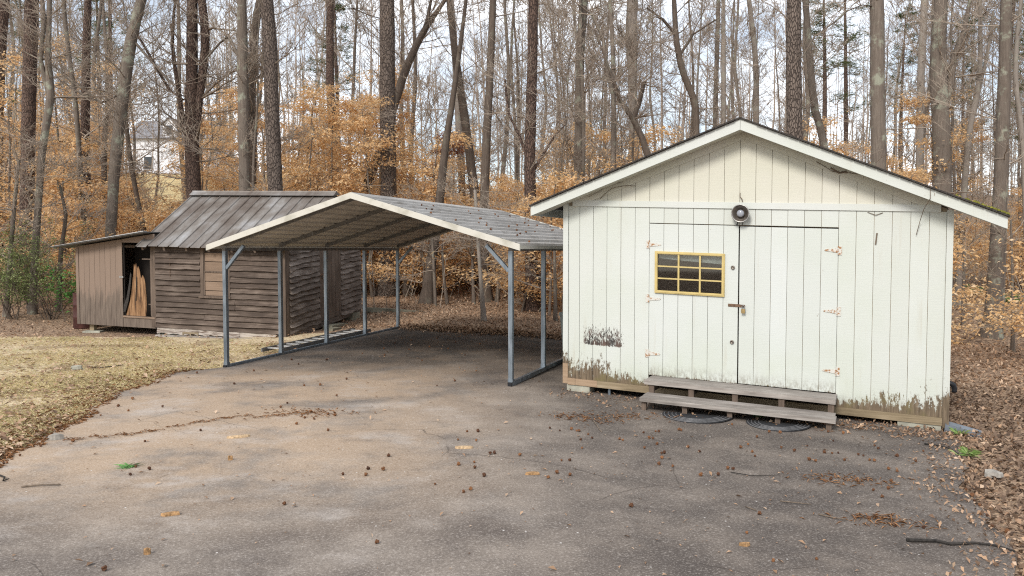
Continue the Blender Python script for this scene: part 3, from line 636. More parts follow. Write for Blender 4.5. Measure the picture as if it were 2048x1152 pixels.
# ------------------------------------------------------------------ old brown shed
BX, BY, BA = -8.051, 18.647, -.292
BW, BD, BH = 3.32, 3.46, 1.994
BS = thing('old_shed', 'old brown clapboard shed with a tin roof behind the carport', 'shed', (BX, BY, 0), BA)
zb = lambda u, w: .102 - .022*(u-BW) + .106*w
TB = lambda p: (p[0], p[1], p[2] + zb(p[0], p[1]))
def ob(): return MB(TB)
def clap(axis, a, b, z, ex, mat, name='siding_board', nseg=7, rough=1.0):
    """one lapped board; axis u on the front (w=0, facing -w), axis w on the side (u=BW, facing +u)"""
    m = ob(); V = []; F_ = []; lap = rng.uniform(.036, .058); sag = rng.uniform(-.012, .012)*rough; cup = rng.uniform(0, .014)*rough
    for i in range(nseg+1):
        t = a + (b-a)*i/nseg; k = i/nseg
        zj = sag*math.sin(math.pi*k) + rng.uniform(-.007, .007)*rough; oj = cup + rng.uniform(0, .008)*rough
        pr = [(-.004, z+zj*.5+ex+.012), (.012+.3*oj, z+zj*.5+ex+.012), (lap+.012+oj, z+zj), (.000, z+zj+.018)]
        for out, zz in pr: V.append((t, -out, zz) if axis == 'u' else (BW+out, t, zz))
    for i in range(nseg):
        for q in range(4): F_.append((i*4+q, i*4+(q+1) % 4, (i+1)*4+(q+1) % 4, (i+1)*4+q))
    F_ += [(3, 2, 1, 0), tuple(nseg*4+q for q in range(4))]
    m.add(V, F_); return m.build(name, mat, BS)
EX = .122; NC = 16
wn0, wn1, wnz0, wnz1 = 1.22, 1.98, .80, 1.93
for k in range(NC):
    z = .03 + k*EX
    if z + EX > wnz0 + .02:
        clap('u', .02, wn0-.004, z, EX, M['siding']); clap('u', wn1+.004, BW-.13, z, EX, M['siding'])
    else:
        cut = rng.choice([None, 1.3, 2.1]) if k > 1 else None
        if cut: clap('u', .02, cut-.004, z, EX, M['siding']); clap('u', cut+.004, BW-.13, z, EX, M['siding'])
        else: clap('u', .02, BW-.13, z, EX, M['siding'], nseg=12)
dw0, dw1, dz1 = 1.44, 2.30, 1.80
for k in range(NC):
    z = .02 + k*EX
    if z + EX > .10 and z < dz1: clap('w', .12, dw0-.07, z, EX, M['siding_y'], rough=2.0); clap('w', dw1+.07, BD-.02, z, EX, M['siding_y'], rough=2.4)
    else: clap('w', .12, BD-.02, z, EX, M['siding_y'], nseg=12, rough=1.4)
ob().box(.0, BW, .0045, .05, .0, BH).build('front_wall', M['siding'], BS)
ob().box(BW-.05, BW-.0045, .051, BD-.051, .0, BH).build('side_wall', M['siding'], BS)
ob().box(0, .05, .051, BD, .0, BH).build('side_wall', M['siding'], BS)
ob().box(.051, BW, BD-.05, BD, 0, BH).build('rear_wall', M['siding'], BS)
RISE = .925; OE, OG = .27, .30
for uu in (0.0, BW-.05):
    b = ob(); V = [(uu, 0.06, BH+.001), (uu, BD-.06, BH+.001), (uu, BD/2, BH+RISE*.93)]; V += [(x+.05, y, z) for x, y, z in V]
    b.add(V, [(0, 1, 2), (5, 4, 3), (0, 2, 5, 3), (1, 4, 5, 2), (0, 3, 4, 1)]); b.build('gable_wall', M['siding'], BS)
ob().box(BW-.128, BW+.030, -.034, .004, -.03, BH-.04).build('corner_board', M['trim_brown'], BS)
ob().box(BW+.0045, BW+.034, .0045, .11, -.03, BH-.04).build('corner_board', M['trim_brown'], BS)
ob().box(-.11, .018, -.04, .004, .04, BH-.03).build('corner_board', M['trim_brown'], BS)
# rotten painted sill boards along the foot
for a, b_ in ((.03, 1.12), (1.13, 2.2), (2.21, 3.1)):
    m = ob(); N = 10; V = []
    for i in range(N+1):
        u = a+(b_-a)*i/N; V += [(u, -.042, -.095+rng.uniform(-.015, .03)), (u, -.036, .035+rng.uniform(-.01, .012)), (u, -.010, .035), (u, -.010, -.09)]
    m.add(V, [(i*4+q, i*4+(q+1) % 4, (i+1)*4+(q+1) % 4, (i+1)*4+q) for i in range(N) for q in range(4)] + [(3, 2, 1, 0), tuple(N*4+q for q in range(4))]); m.build('sill_board', M['sill'], BS)
ob().box(BW+.004, BW+.03, .05, BD, -.10, .02).build('sill_board', M['siding_y'], BS)
# window, boarded up
f = ob(); f.box(wn0, wn0+.085, -.055, .004, wnz0, wnz1); f.box(wn1-.085, wn1, -.055, .004, wnz0, wnz1); f.box(wn0+.086, wn1-.086, -.052, .004, wnz1-.09, wnz1)
BWN = f.build('window', M['trim_brown'], BS)
ob().box(wn0-.03, wn1+.03, -.085, .004, wnz0-.045, wnz0-.001).build('window_sill', M['trim_brown'], BWN)
zz = wnz0+.005
for h in (.115, .205, .20, .235, .20):
    ob().box(wn0+.088, wn1-.088, -.030+rng.uniform(-.004, .004), .003, zz, min(zz+h-.016, wnz1-.092)).build('board_panel', M['tan_wood'], BWN); zz += h
ob().box(wn0+.0865, wn1-.0865, -.046, -.031, wnz0+.515, wnz0+.548).build('sash_rail', M['trim_brown'], BWN)
ob().box(wn0+.0865, wn0+.11, -.044, -.031, wnz0+.01, wnz1-.1).build('sash_stile', M['trim_brown'], BWN)
# door in the side wall
dr_ = ob(); dr_.box(BW+.001, BW+.020, dw0, dw1, .03, dz1); BDR = dr_.build('door', M['trim_brown'], BS)
for i in range(5):
    a = dw0 + (dw1-dw0)*i/5; ob().box(BW+.0205, BW+.036+rng.uniform(-.002, .003), a+.004, a+(dw1-dw0)/5-.004, .03, dz1-.004).build('door_board', M['trim_brown'], BDR)
ob().box(BW+.001, BW+.048, dw0-.068, dw0-.004, -.02, dz1+.07).build('door_frame', M['trim_brown'], BS); ob().box(BW+.001, BW+.048, dw1+.004, dw1+.068, -.02, dz1+.07).build('door_frame', M['trim_brown'], BS); ob().box(BW+.001, BW+.048, dw0-.003, dw1+.003, dz1+.001, dz1+.07).build('door_frame', M['trim_brown'], BS)
ob().box(BW+.037, BW+.055, dw0-.05, dw0+.12, 1.10, 1.14).build('latch', M['rust'], BDR); ob().box(BW+.05, BW+.072, dw0+.05, dw0+.095, 1.03, 1.10).build('latch_lock', M['lamprim'], BDR)
# tin roof
NPN = 14; u0, u1 = -OG, BW+OG; pwid = (u1-u0)/NPN
def rz_(w): return BH + RISE*(1-abs(w-BD/2)/(BD/2)) + (0 if 0 <= w <= BD else 0)
for i in range(NPN):
    a = u0+i*pwid; b_ = a+pwid
    for s in (-1, 1):
        m = ob(); we = -OE if s < 0 else BD+OE; V = []; N = 5; j0 = rng.uniform(-.004, .004); e0 = rng.uniform(-.02, .015)
        prof = [(a+.002, .0), (a+.010, .030), (a+.028, .030), (a+.036, .002), (b_-.002, .002)]
        for q in range(N+1):
            w = BD/2 + (we + e0*(-s)*-1 - BD/2)*q/N; z = BH + RISE - RISE*abs(w-BD/2)/(BD/2) + .03 + rng.uniform(-.003, .003) + j0
            V += [(u, w, z+h) for u, h in prof] + [(u, w, z+h-.006) for u, h in prof]
        k = len(prof); F_ = []
        for q in range(N):
            for t in range(k-1):
                o_ = q*2*k; qd = (o_+t, o_+t+1, o_+2*k+t+1, o_+2*k+t); F_.append(qd if s > 0 else qd[::-1]); o2 = o_+k; qd = (o2+t, o2+2*k+t, o2+2*k+t+1, o2+t+1); F_.append(qd if s > 0 else qd[::-1])
        for t in range(k-1): o_ = N*2*k; F_.append((o_+t, o_+k+t, o_+k+t+1, o_+t+1))
        m.add(V, F_); m.build('roof_panel', M['tin'], BS)
m = ob(); m.prism([(-.15, .0), (0, .055), (.15, .0), (.15, .018), (.03, .085), (-.03, .085), (-.15, .018)], 0, 1)
m2 = ob(); V = []
cap = [(-.16, -.02), (-.03, .055), (-.022, .082), (.022, .082), (.03, .055), (.16, -.02)]
for u in (u0-.01, (u0+u1)/2, u1+.01): V += [(u, BD/2+w, BH+RISE+.04+h) for w, h in cap]
m2.add(V, [(r_*6+t, r_*6+t+1, (r_+1)*6+t+1, (r_+1)*6+t) for r_ in range(2) for t in range(5)] + [(0, 1, 2, 3, 4, 5), (17, 16, 15, 14, 13, 12)]); m2.build('ridge_cap', M['tin'], BS)
for i in range(7):
    u = u0+.12+i*.58; m = ob(); m.beam((u, -OE+.06, BH-.075-.09), (u, .3, BH+.10-.06), .05, .085); m.build('rafter_tail', M['trim_brown'], BS)
vn = ob(); vn.tube([(.42, -.05, 1.60), (.43, -.055, 1.40), (.42, -.05, 1.18)], .006, 4); vn.build('hanging_wire', M['rust'], BS)

# lean-to on its end
LT = thing('lean_to', 'tan-brown lean-to store with a dark open doorway beside the old shed', 'lean-to', (BX, BY, 0), BA)
TL = lambda p: (p[0], p[1], p[2] + .225 - .025*(p[0]+2.2))
def lb(): return MB(TL)
LW, LDP = 2.217, 2.5
ltop = lambda u: 1.80 + .155*(u+LW)
eds = [-2.14 + k*.149 for k in range(9)]
for a, b_ in zip(eds, eds[1:]):
    m = lb(); m.prism([(a+.003, 0), (b_-.003, 0), (b_-.003, ltop(b_)), (a+.003, ltop(a))], -.012+rng.uniform(-.001, .001), -.001); m.build('siding_board', M['lean_panel'], LT)
dl0, dl1 = -.945, -.12
lb().prism([(-LW+.01, 0), (dl0, 0), (dl0, ltop(dl0)), (-LW+.01, ltop(-LW))], .0, .03).build('front_wall', M['groove'], LT)
lb().box(-LW, -2.142, -.026, .03, 0, ltop(-LW)).build('corner_board', M['lean_panel'], LT)
lb().prism([(dl0-.075, .0), (dl0+.045, .0), (dl0+.045, ltop(dl0)), (dl0-.075, ltop(dl0-.07))], -.030, -.0125).build('door_frame', M['lean_panel'], LT)
lb().box(dl1-.01, dl1+.10, -.032, .02, .28, 1.55).build('door_frame', M['trim_brown'], LT)
lb().box(dl1+.0, dl1+.10, -.028, .02, 1.58, 2.0).build('door_frame', M['trim_brown'], LT)
lb().box(dl0-.075, dl1+.10, -.022, .03, .0, .215).build('threshold_board', M['lean_panel'], LT)
lb().box(dl0+.05, dl1+.10, -.045, .02, .217, .255).build('door_sill', M['tan_wood'], LT)
lb().prism([(dl0+.046, 1.93), (dl1+.10, 1.93), (dl1+.10, ltop(dl1+.1)), (dl0+.046, ltop(dl0+.05))], -.02, .02).build('door_header', M['lean_panel'], LT)
lb().box(-LW, -LW+.03, .031, LDP, 0, 1.78).build('side_wall', M['lean_panel'], LT)
lb().box(-LW, -.02, LDP, LDP+.03, 0, 1.80).build('rear_wall', M['lean_panel'], LT)
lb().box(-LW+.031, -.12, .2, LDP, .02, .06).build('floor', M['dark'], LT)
lb().box(dl0-.1, dl1+.1, .55, .57, .07, 2.0).build('doorway_dark_sheet', M['dark'], LT)  # near-black sheet stands in for the shade inside the doorway
m = lb(); N = 10; V = []
for i in range(N+1):
    u = -2.62 + 2.57*i/N; V += [(u, -.30, ltop(u)+.03), (u, LDP+.2, ltop(u)+.03), (u, LDP+.2, ltop(u)+.052), (u, -.30, ltop(u)+.052)]
m.add(V, [(i*4+q, i*4+(q+1) % 4, (i+1)*4+(q+1) % 4, (i+1)*4+q) for i in range(N) for q in range(4)] + [(3, 2, 1, 0), tuple(N*4+q for q in range(4))]); m.build('roof', M['dark_alu'], LT)
m = lb(); m.prism([(-2.63, ltop(-2.63)+.053), (-.04, ltop(-.04)+.053), (-.04, ltop(-.04)+.066), (-2.63, ltop(-2.63)+.059)], -.33, -.20); m.build('roof_edge', M['alu'], LT)
# torn door skin: ragged plywood, dark curled strip, screen
jag = [(-.84, .262), (-.30, .262), (-.275, .50), (-.285, .75), (-.30, 1.00), (-.33, 1.13), (-.37, 1.20), (-.40, 1.12), (-.43, 1.20), (-.455, 1.32), (-.49, 1.40), (-.515, 1.34), (-.545, 1.47), (-.575, 1.36), (-.60, 1.45), (-.625, 1.22), (-.655, 1.05), (-.69, .80), (-.73, .60), (-.80, .42)]
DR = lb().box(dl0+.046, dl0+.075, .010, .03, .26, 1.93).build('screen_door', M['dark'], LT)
lb().prism(jag, .006, .020).build('torn_panel', M['ply'], DR)
lb().prism([(-.885, .34), (-.83, .34), (-.74, .60), (-.68, .90), (-.645, 1.20), (-.67, 1.25), (-.72, .98), (-.79, .68), (-.87, .50)], -.035, -.018).build('curled_strip', M['blackstick'], DR)
lb().prism([(-.565, .62), (-.545, .60), (-.515, 1.15), (-.53, 1.17)], -.016, -.0105).build('crack_strip', M['blackstick'], DR)
lb().box(-.28, -.14, .06, .35, .52, .545).build('shelf', M['trim_brown'], LT); lb().box(-.33, -.06, -.05, .1, 1.555, 1.578).build('shelf', M['trim_brown'], LT)
lb().box(dl0-.03, dl0+.08, -.045, -.031, 1.12, 1.16).build('latch', M['lamprim'], LT)
o = lb(); o.box(-1.98, -1.86, .1, .2, -.22, -.001); o.build('support_post', M['skirt_wood'], LT)

def rub(name, u, w, dz, size, mat, label, cat, group=None, rot=0.0):
    """block or stone resting by the old shed"""
    c, s = math.cos(BA), math.sin(BA); x, y = BX+u*c-w*s, BY+u*s+w*c
    b = MB(); a, d, h = size
    if cat == 'concrete block' and a > .25: # hollow block: two cores show on the face
        t_ = .035; hw = (a-3*t_)/2
        b.box(0, a, 0, d, 0, t_); b.box(0, a, 0, d, h-t_, h)
        for q in range(3): b.box(q*(hw+t_), q*(hw+t_)+t_, 0, d, t_, h-t_)
        b.box(t_, a-t_, d*.4, d*.5, t_, h-t_)
    else: b.box(0, a, 0, d, 0, h)
    o = b.build(name, mat); o.location = (x, y, gz(x, y)+dz); o.rotation_euler = (0, 0, BA+rot)
    return tag(o, label, cat, group)
G_ = 'concrete blocks propping the old shed'
rub('concrete_block', .05, -.02, -.01, (.58, .2, .20), M['concrete'], 'long grey block under the old shed beside the lean-to', 'concrete block', G_)
rub('concrete_block', .72, -.05, -.05, (.42, .2, .15), M['skirt_wood'], 'yellowish hollow block under the middle of the old shed front', 'concrete block', G_)
rub('concrete_block', 3.20, 2.9, -.02, (.2, .40, .22), M['concrete_dk'], 'mossy block under the rear corner of the old shed', 'concrete block', G_)
rub('concrete_block', 3.45, 1.35, -.02, (.24, .75, .12), M['concrete_dk'], 'low mossy slab set as a step below the shed side door', 'step block')
rub('concrete_block', 3.62, 1.1, -.02, (.22, .40, .08), M['concrete_dk'], 'flat stone lying before the step of the shed side door', 'step stone')
rub('concrete_block', -2.0, -.1, -.02, (.4, .25, .06), M['concrete'], 'flat slab lying below the lean-to support post', 'slab', None, .3)
rub('sill_plank', .15, -.24, -.01, (3.35, .10, .05), M['step_wood'], 'long weathered plank lying along the foot of the old shed', 'plank', None, -.015)
x, y, z = at(150, 645, 19.6); B_ = MB(); B_.lathe([(.0, 0), (.27, 0), (.28, .02), (.27, .26), (.285, .28), (.27, .30), (.27, .55), (.285, .57), (.27, .59), (.27, .82), (.28, .85), (.25, .85), (.24, .83), (0, .83)], 20)
o = B_.build('barrel', M['barrel'], None, True); o.location = (x+.05, 20.0, gz(x, 20)-.01); tag(o, 'dark red steel drum half hidden behind the lean-to', 'barrel')
# low retaining wall at the end of the carport
a = at(725, 634, 21.8); c_ = at(930, 632, 22.3); m = MB()
P = []; N = 8
for i in range(N+1):
    t = i/N; x = a[0]+(c_[0]-a[0])*t; y = a[1]+(c_[1]-a[1])*t; top = at(0, 615+17*t**1.4, y)[2]; P.append((x, y, top))
V = []
for x, y, t in P: V += [(x, y, gz(x, y)-.2), (x, y+.16, gz(x, y)-.2), (x, y+.16, t), (x, y, t)]
m.add(V, [(i*4+q, i*4+(q+1) % 4, (i+1)*4+(q+1) % 4, (i+1)*4+q) for i in range(N) for q in range(4)] + [(3, 2, 1, 0), tuple(N*4+q for q in range(4))])
tag(m.build('retaining_wall', M['concrete_dk']), 'low concrete wall tapering into the leaves behind the carport', 'wall')
# grey bin squeezed between carport and white shed
BN = thing('trash_bin', 'grey plastic bin squeezed between the carport and the white shed', 'bin', (1.16, 13.75, gz(1.16, 13.75)+.02), -.40)
m = MB(); m.add([(-.22, -.22, .0), (.22, -.22, 0), (.22, .22, 0), (-.22, .22, 0), (-.28, -.28, .85), (.28, -.28, .85), (.28, .28, .85), (-.28, .28, .85)], [(0,3,2,1),(4,5,6,7),(0,1,5,4),(1,2,6,5),(2,3,7,6),(3,0,4,7)]); m.build('bin_body', M['bin'], BN)
MB().prism([(-.30, .852), (.30, .852), (.28, .91), (-.28, .91)], -.31, .31).build('bin_lid', M['bin'], BN)

# ------------------------------------------------------------------ far houses
def house(px0, px1, base, eave, ridge, d, lab, dormer=None, wins=()):
    a = at(px0, base, d); b = at(px1, base, d); x0, x1 = a[0], b[0]; zb_ = gz((x0+x1)/2, d)-.5; ze = at(0, eave, d)[2]; zrd = at(0, ridge, d)[2]
    t = thing('house', lab, 'house', ((x0+x1)/2, d, zb_)); hw = (x1-x0)/2; hh = ze-zb_; hr = zrd-zb_
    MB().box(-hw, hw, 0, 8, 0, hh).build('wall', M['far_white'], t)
    rf = MB(); rf.add([(-hw-.4, -.5, hh-.1), (hw+.4, -.5, hh-.1), (hw+.4, 8.5, hh-.1), (-hw-.4, 8.5, hh-.1), (-hw-.4, 4, hr), (hw+.4, 4, hr)], [(0, 1, 5, 4), (2, 3, 4, 5), (0, 4, 3), (1, 2, 5), (0, 3, 2, 1)]); rf.build('roof', M['far_roof'], t)
    for (q, z0, w, h) in wins:
        wn = MB().box(q*hw-w/2-.1, q*hw+w/2+.1, -.08, -.001, z0-.1, z0+h+.1).build('window', M['far_white'], t)
        MB().box(q*hw-w/2, q*hw+w/2, -.1, -.081, z0, z0+h).build('window_pane', M['far_glass'], wn)
    if dormer is not None:
        q = dormer*hw; dm = MB(); dm.prism([(q-.9, hh), (q+.9, hh), (q+.9, hh+1.7), (q, hh+2.5), (q-.9, hh+1.7)], -.1, 3.2); D = dm.build('dormer', M['far_white'], t)
        MB().box(q-.38, q+.38, -.16, -.101, hh+.45, hh+1.6).build('dormer_window', M['far_glass'], D)
        m = MB(); m.prism([(q-1.1, hh+1.62), (q, hh+2.6), (q+1.1, hh+1.62), (q+1.1, hh+1.78), (q, hh+2.76), (q-1.1, hh+1.78)], -.3, 3.3); m.build('dormer_roof', M['far_roof'], D)
    return t
house(262, 420, 336, 276, 232, 108, 'white house with a grey roof and dormer far beyond the orange leaves', .0, ((-.55, 1.2, 1.1, 1.6), (.55, 1.2, 1.1, 1.6)))
house(-70, 120, 348, 285, 240, 112, 'low pale house with a wide grey roof farthest beyond the reddish pines', None, ((.1, 1.0, 1.2, 1.5), (.55, 1.0, 1.2, 1.5)))

# ------------------------------------------------------------------ tree tools
def seg_mesh(name, S, mat, n=3):
    S = np.asarray(S, np.float64); p0, p1, r0, r1 = S[:, :3], S[:, 3:6], S[:, 6], S[:, 7]
    d = p1-p0; d /= np.maximum(np.linalg.norm(d, axis=1, keepdims=True), 1e-9)
    ref = np.where(np.abs(d[:, 2:3]) > .9, np.array([[1., 0, 0]]), np.array([[0, 0, 1.]])); x = np.cross(d, ref); x /= np.linalg.norm(x, axis=1, keepdims=True); y = np.cross(d, x)
    V = []
    for p, r in ((p0, r0), (p1, r1)):
        for k in range(n):
            a = 2*math.pi*k/n; V.append(p + (x*math.cos(a)+y*math.sin(a))*r[:, None])
    V = np.stack(V, 1).reshape(-1, 3); base = (np.arange(len(S))*2*n)[:, None]
    Q = np.concatenate([base + np.array([[k, (k+1) % n, n+(k+1) % n, n+k]]) for k in range(n)], 0)
    return np_mesh(name, V, Q, mat, True)
def grow(S, p, d, L, r, lvl, q, minr, tips=None, up=.05, n=5, kids=(2, 3)):
    sl = L/n; px, py, pz = p; dx, dy, dz = d
    for i in range(n):
        dx += q.gauss(0, .17); dy += q.gauss(0, .17); dz += q.gauss(0, .14)+up
        m = math.sqrt(dx*dx+dy*dy+dz*dz); dx /= m; dy /= m; dz /= m
        qx, qy, qz = px+dx*sl, py+dy*sl, pz+dz*sl
        ra = max(minr, r*(1-.8*i/n)); rb = max(minr*.8, r*(1-.8*(i+1)/n)); S.append((px, py, pz, qx, qy, qz, ra, rb))
        px, py, pz = qx, qy, qz
        if tips is not None and lvl <= 0: tips.append((px, py, pz, dx, dy, dz))
        if lvl > 0 and i >= 0:
            for _ in range(q.randint(*kids) if i else 1):
                a = q.uniform(0, 6.283); sp = q.uniform(.5, 1.1)
                ex, ey, ez = dx+sp*math.cos(a), dy+sp*math.sin(a), dz+sp*q.uniform(-.6, .8)
                m = math.sqrt(ex*ex+ey*ey+ez*ez)
                grow(S, (px, py, pz), (ex/m, ey/m, ez/m), L*q.uniform(.32, .55)*(1-.3*i/n), rb*.6, lvl-1, q, minr, tips, up, max(3, n-1), kids)
def spline(pts, per=.45):
    P = [np.array(p, float) for p in pts]; out = []
    for i in range(len(P)-1):
        a, b, c, d = P[max(i-1, 0)], P[i], P[i+1], P[min(i+2, len(P)-1)]
        n = max(1, int(np.linalg.norm((c-b)[:3])/per))
        for k in range(n):
            t = k/n; out.append(.5*((2*b)+(-a+c)*t+(2*a-5*b+4*c-d)*t*t+(-a+3*b-3*c+d)*t**3))
    out.append(P[-1]); return out
def trunk_mesh(name, pts, mat, sides=12, flare=True, rough=.05, q=rng):
    P = spline(pts); V = []; ph = q.uniform(0, 6)
    for i, p in enumerate(P):
        for k in range(sides):
            a = 2*math.pi*k/sides; r = max(.004, p[3])
            rr = r*(1+q.uniform(-rough, rough))
            if flare: 
                hh = max(0, p[2]-P[-1][2]) if P[-1][2] < P[0][2] else max(0, p[2]-P[0][2])
                rr *= 1 + max(0, .55-.9*hh)*(.75+.4*math.sin(3*a+ph))
            V.append((p[0]+rr*math.cos(a), p[1]+rr*math.sin(a), p[2]))
    n = len(P); Q = [(i*sides+k, (i+1)*sides+k, (i+1)*sides+(k+1) % sides, i*sides+(k+1) % sides) for i in range(n-1) for k in range(sides)]
    return np_mesh(name, V, Q, mat, True), P
TREES = []
def hero(name, label, mat, d, pts, nb=16, blen=2.2, limbs=(), top=15.0, lvl=2, bz0=3.0, minr=.005, group='larger trees at the edge of the woods', sides=12, lean=0.0):
    q = random.Random(hash((round(pts[0][0]), round(d*10))) & 0xffff)
    W = [(*at(px, py, d), w*d/F/2) for px, py, w in pts]
    # extend up beyond the frame and down to the soil
    t0, t1 = W[0], W[1]; dz = max(.2, t0[2]-t1[2]); sx = (t0[0]-t1[0])/dz*.8; hgt = max(top, t0[2]+2)
    n_ex = 4; upw = []
    if t0[2] < top - 1 and pts[0][1] <= 1:
        for k in range(1, n_ex+1):
            f_ = k/n_ex; zz = t0[2]+(top-t0[2])*f_; upw.append((t0[0]+sx*(zz-t0[2])*(1-.4*f_), t0[1]+q.uniform(-.1, .1), zz, max(.02, t0[3]*(1-.65*f_))))
    b0, b1 = W[-1], W[-2]; dzb = max(.3, b1[2]-b0[2]); gx = b0[0]; g = gz(gx, d)
    if b0[2] > g+.15:
        s_ = (b0[0]-b1[0])/dzb*.5; gx = b0[0]+s_*(b0[2]-g); g = gz(gx, d); W.append((gx, d, g-.08, b0[3]*1.08))
    else: W[-1] = (b0[0], d, g-.08, b0[3])
    W = upw[::-1]+W; base = (W[-1][0], d, g)
    loc = [(x-base[0], y-base[1]+lean*(z-base[2]), z-base[2], r) for x, y, z, r in W]
    t = thing(name, label, 'tree', base, 0, group)
    me, P = trunk_mesh('trunk', loc, M[mat], sides, True, .05, q); link('trunk', me, t)
    for lm in limbs:
        L = []
        for k, (px, py, w) in enumerate(lm): a = at(px, py, d); L.append((a[0]-base[0], (q.uniform(-.1, .1) if k else 0), a[2]-base[2], w*d/F/2))
        me2, _ = trunk_mesh('limb', L, M[mat], 7, False, .08, q); link('limb', me2, t)
        for p in L[1:]:
            pass
    S = []
    lp = [p for p in P if p[2] > bz0]
    for lm in limbs:
        for px, py, w in lm:
            a = at(px, py, d)
            for _ in range(2):
                an = q.uniform(0, 6.28); grow(S, (a[0]-base[0], 0, a[2]-base[2]), (math.cos(an), math.sin(an), q.uniform(0, .9)), blen*.6, max(minr, w*d/F*.18), 1, q, minr)
    for _ in range(nb):
        if not lp: break
        p = q.choice(lp); a = q.uniform(0, 6.283); L = blen*q.uniform(.5, 1.3); r = min(p[3]*.35, .007+L*.0055)
        grow(S, (p[0], p[1], p[2]), (math.cos(a), math.sin(a), q.uniform(-.1, .8)), L, r, lvl, q, minr)
    if S: link('crown', seg_mesh('crown', S, M['branch']), t)
    TREES.append((base[0], d)); return t

hero('pine_tree', 'reddish pine trunk half cut off by the edge of the view', 'bark_red', 30, [(6, 0, 24), (-2, 120, 24), (-8, 300, 25)], 4)
hero('pine_tree', 'straight reddish pine rising out of the evergreen shrubs', 'bark_red', 26, [(64, 0, 25), (58, 200, 26), (54, 450, 27)], 8)
hero('crooked_tree', 'dark wavy trunk curving across the reddish pine by the shrubs', 'bark_grey', 22.5, [(99, 0, 9), (96, 120, 12), (101, 195, 15), (86, 290, 14), (76, 420, 13), (66, 590, 14)], 20, 2.4, [[(101, 195, 12), (82, 120, 9), (92, 40, 8), (80, -40, 6)]])
hero('tree', 'slender upright trunk among orange leaves above the lean-to', 'bark_red', 28, [(176, 0, 13), (172, 150, 16), (171, 330, 17), (182, 480, 16)], 12)
hero('leaning_tree', 'grey lichened trunk leaning over the lean-to roof', 'bark_grey', 24, [(283, 0, 18), (262, 80, 22), (245, 200, 23), (230, 330, 21), (220, 500, 20)], 16, 2.6, [[(238, 190, 8), (205, 205, 7), (165, 190, 5), (120, 160, 4)], [(262, 75, 8), (300, 120, 6), (345, 170, 5)]])
hero('pine_tree', 'thick reddish trunk rising behind the ridge end of the old shed', 'bark_red', 25, [(385, 0, 20), (384, 150, 23), (383, 260, 27), (388, 400, 29)], 16, 2.6, [[(388, 290, 18), (396, 200, 18), (406, 130, 17), (412, 60, 17), (405, 0, 15), (400, -60, 12)], [(380, 300, 12), (366, 250, 11), (358, 190, 9), (345, 90, 7), (352, 0, 5)], [(366, 200, 8), (340, 180, 7), (300, 110, 6), (270, 60, 5)]])
hero('tree', 'pale lichen spotted trunk with a crooked low limb behind the old shed roof', 'bark_grey', 24, [(484, 0, 17), (485, 100, 21), (487, 200, 22), (490, 400, 23)], 12, 2.2, [[(487, 175, 7), (470, 165, 6), (440, 160, 5), (420, 152, 5)], [(480, 120, 8), (460, 75, 7), (440, 85, 6), (400, 130, 4)]])
hero('tree', 'slim dark trunk squeezed between the lichened trunk and the ridged pine', 'bark_dark', 27, [(520, 0, 15), (510, 60, 17), (505, 160, 14), (505, 300, 14)], 12, 2.2, [[(505, 165, 7), (520, 155, 7), (535, 140, 6)]])
hero('pine_tree', 'broad ridged pine behind the middle of the old shed roof', 'bark_pine', 23, [(533, 0, 26), (540, 100, 28), (545, 250, 29), (552, 400, 30)], 10, 2.4)
hero('pine_tree', 'distant straight pine wrapped in orange leaves between the old shed and carport', 'bark_red', 34, [(660, 0, 15), (660, 150, 16), (664, 250, 18), (668, 390, 18)], 6)
hero('pine_tree', 'thickest plated pine standing directly behind the carport peak', 'bark_pine', 26, [(774, 0, 29), (775, 200, 31), (777, 400, 32), (774, 590, 36)], 7, 2.6, [[(770, 40, 6), (735, 30, 5), (705, 15, 5), (672, 22, 4)]], sides=18)
hero('leaning_tree', 'strongly leaning trunk crossing behind the plated pine', 'bark_dark', 28, [(890, 0, 9), (850, 58, 14), (815, 130, 17), (795, 190, 17), (768, 280, 18), (738, 360, 20), (728, 400, 22)], 14, 2.4, [[(838, 85, 8), (855, 40, 7), (862, 0, 6), (866, -40, 5)]])
hero('tree', 'brown trunk bending inward above the carport roof beside the plated pine', 'bark_dark', 30, [(898, 0, 11), (912, 120, 15), (930, 240, 17), (948, 380, 19), (955, 480, 20)], 14)
hero('tree', 'pale flecked upright trunk touching the bent brown trunk', 'bark_pale', 33, [(902, 0, 11), (908, 80, 12), (915, 200, 13), (925, 400, 14)], 14)
hero('tree', 'tall brown trunk with a forked twin foot behind the open carport', 'bark_dark', 24.5, [(986, 0, 13), (980, 150, 15), (972, 300, 17), (968, 450, 18), (971, 612, 23)], 14, 2.3, [[(1012, 430, 6), (1003, 530, 9), (992, 616, 11)]])
hero('pine_tree', 'reddish pine rising above the carport roof close to the white shed', 'bark_red', 22.5, [(1067, 0, 19), (1064, 150, 20), (1060, 300, 22), (1061, 450, 23), (1064, 628, 26)], 12, 2.4, [[(1085, 430, 8), (1080, 530, 10), (1076, 630, 12)], [(1060, 330, 7), (1038, 270, 6), (1018, 230, 5), (1010, 160, 4)], [(1062, 350, 7), (1085, 310, 6), (1110, 270, 5), (1130, 250, 3)]])
hero('tree', 'mottled grey trunk just outside the low eave of the white shed', 'bark_grey', 27, [(1168, 0, 16), (1160, 120, 17), (1157, 350, 18)], 12, 2.2)
hero('slim_tree', 'slim straight forked tree over the white shed roof slope', 'bark_grey', 24, [(1220, 0, 7), (1226, 120, 9), (1227, 340, 10)], 16, 2.2, [[(1226, 190, 8), (1214, 140, 8), (1206, 75, 7), (1185, 30, 6), (1160, 10, 5)]])
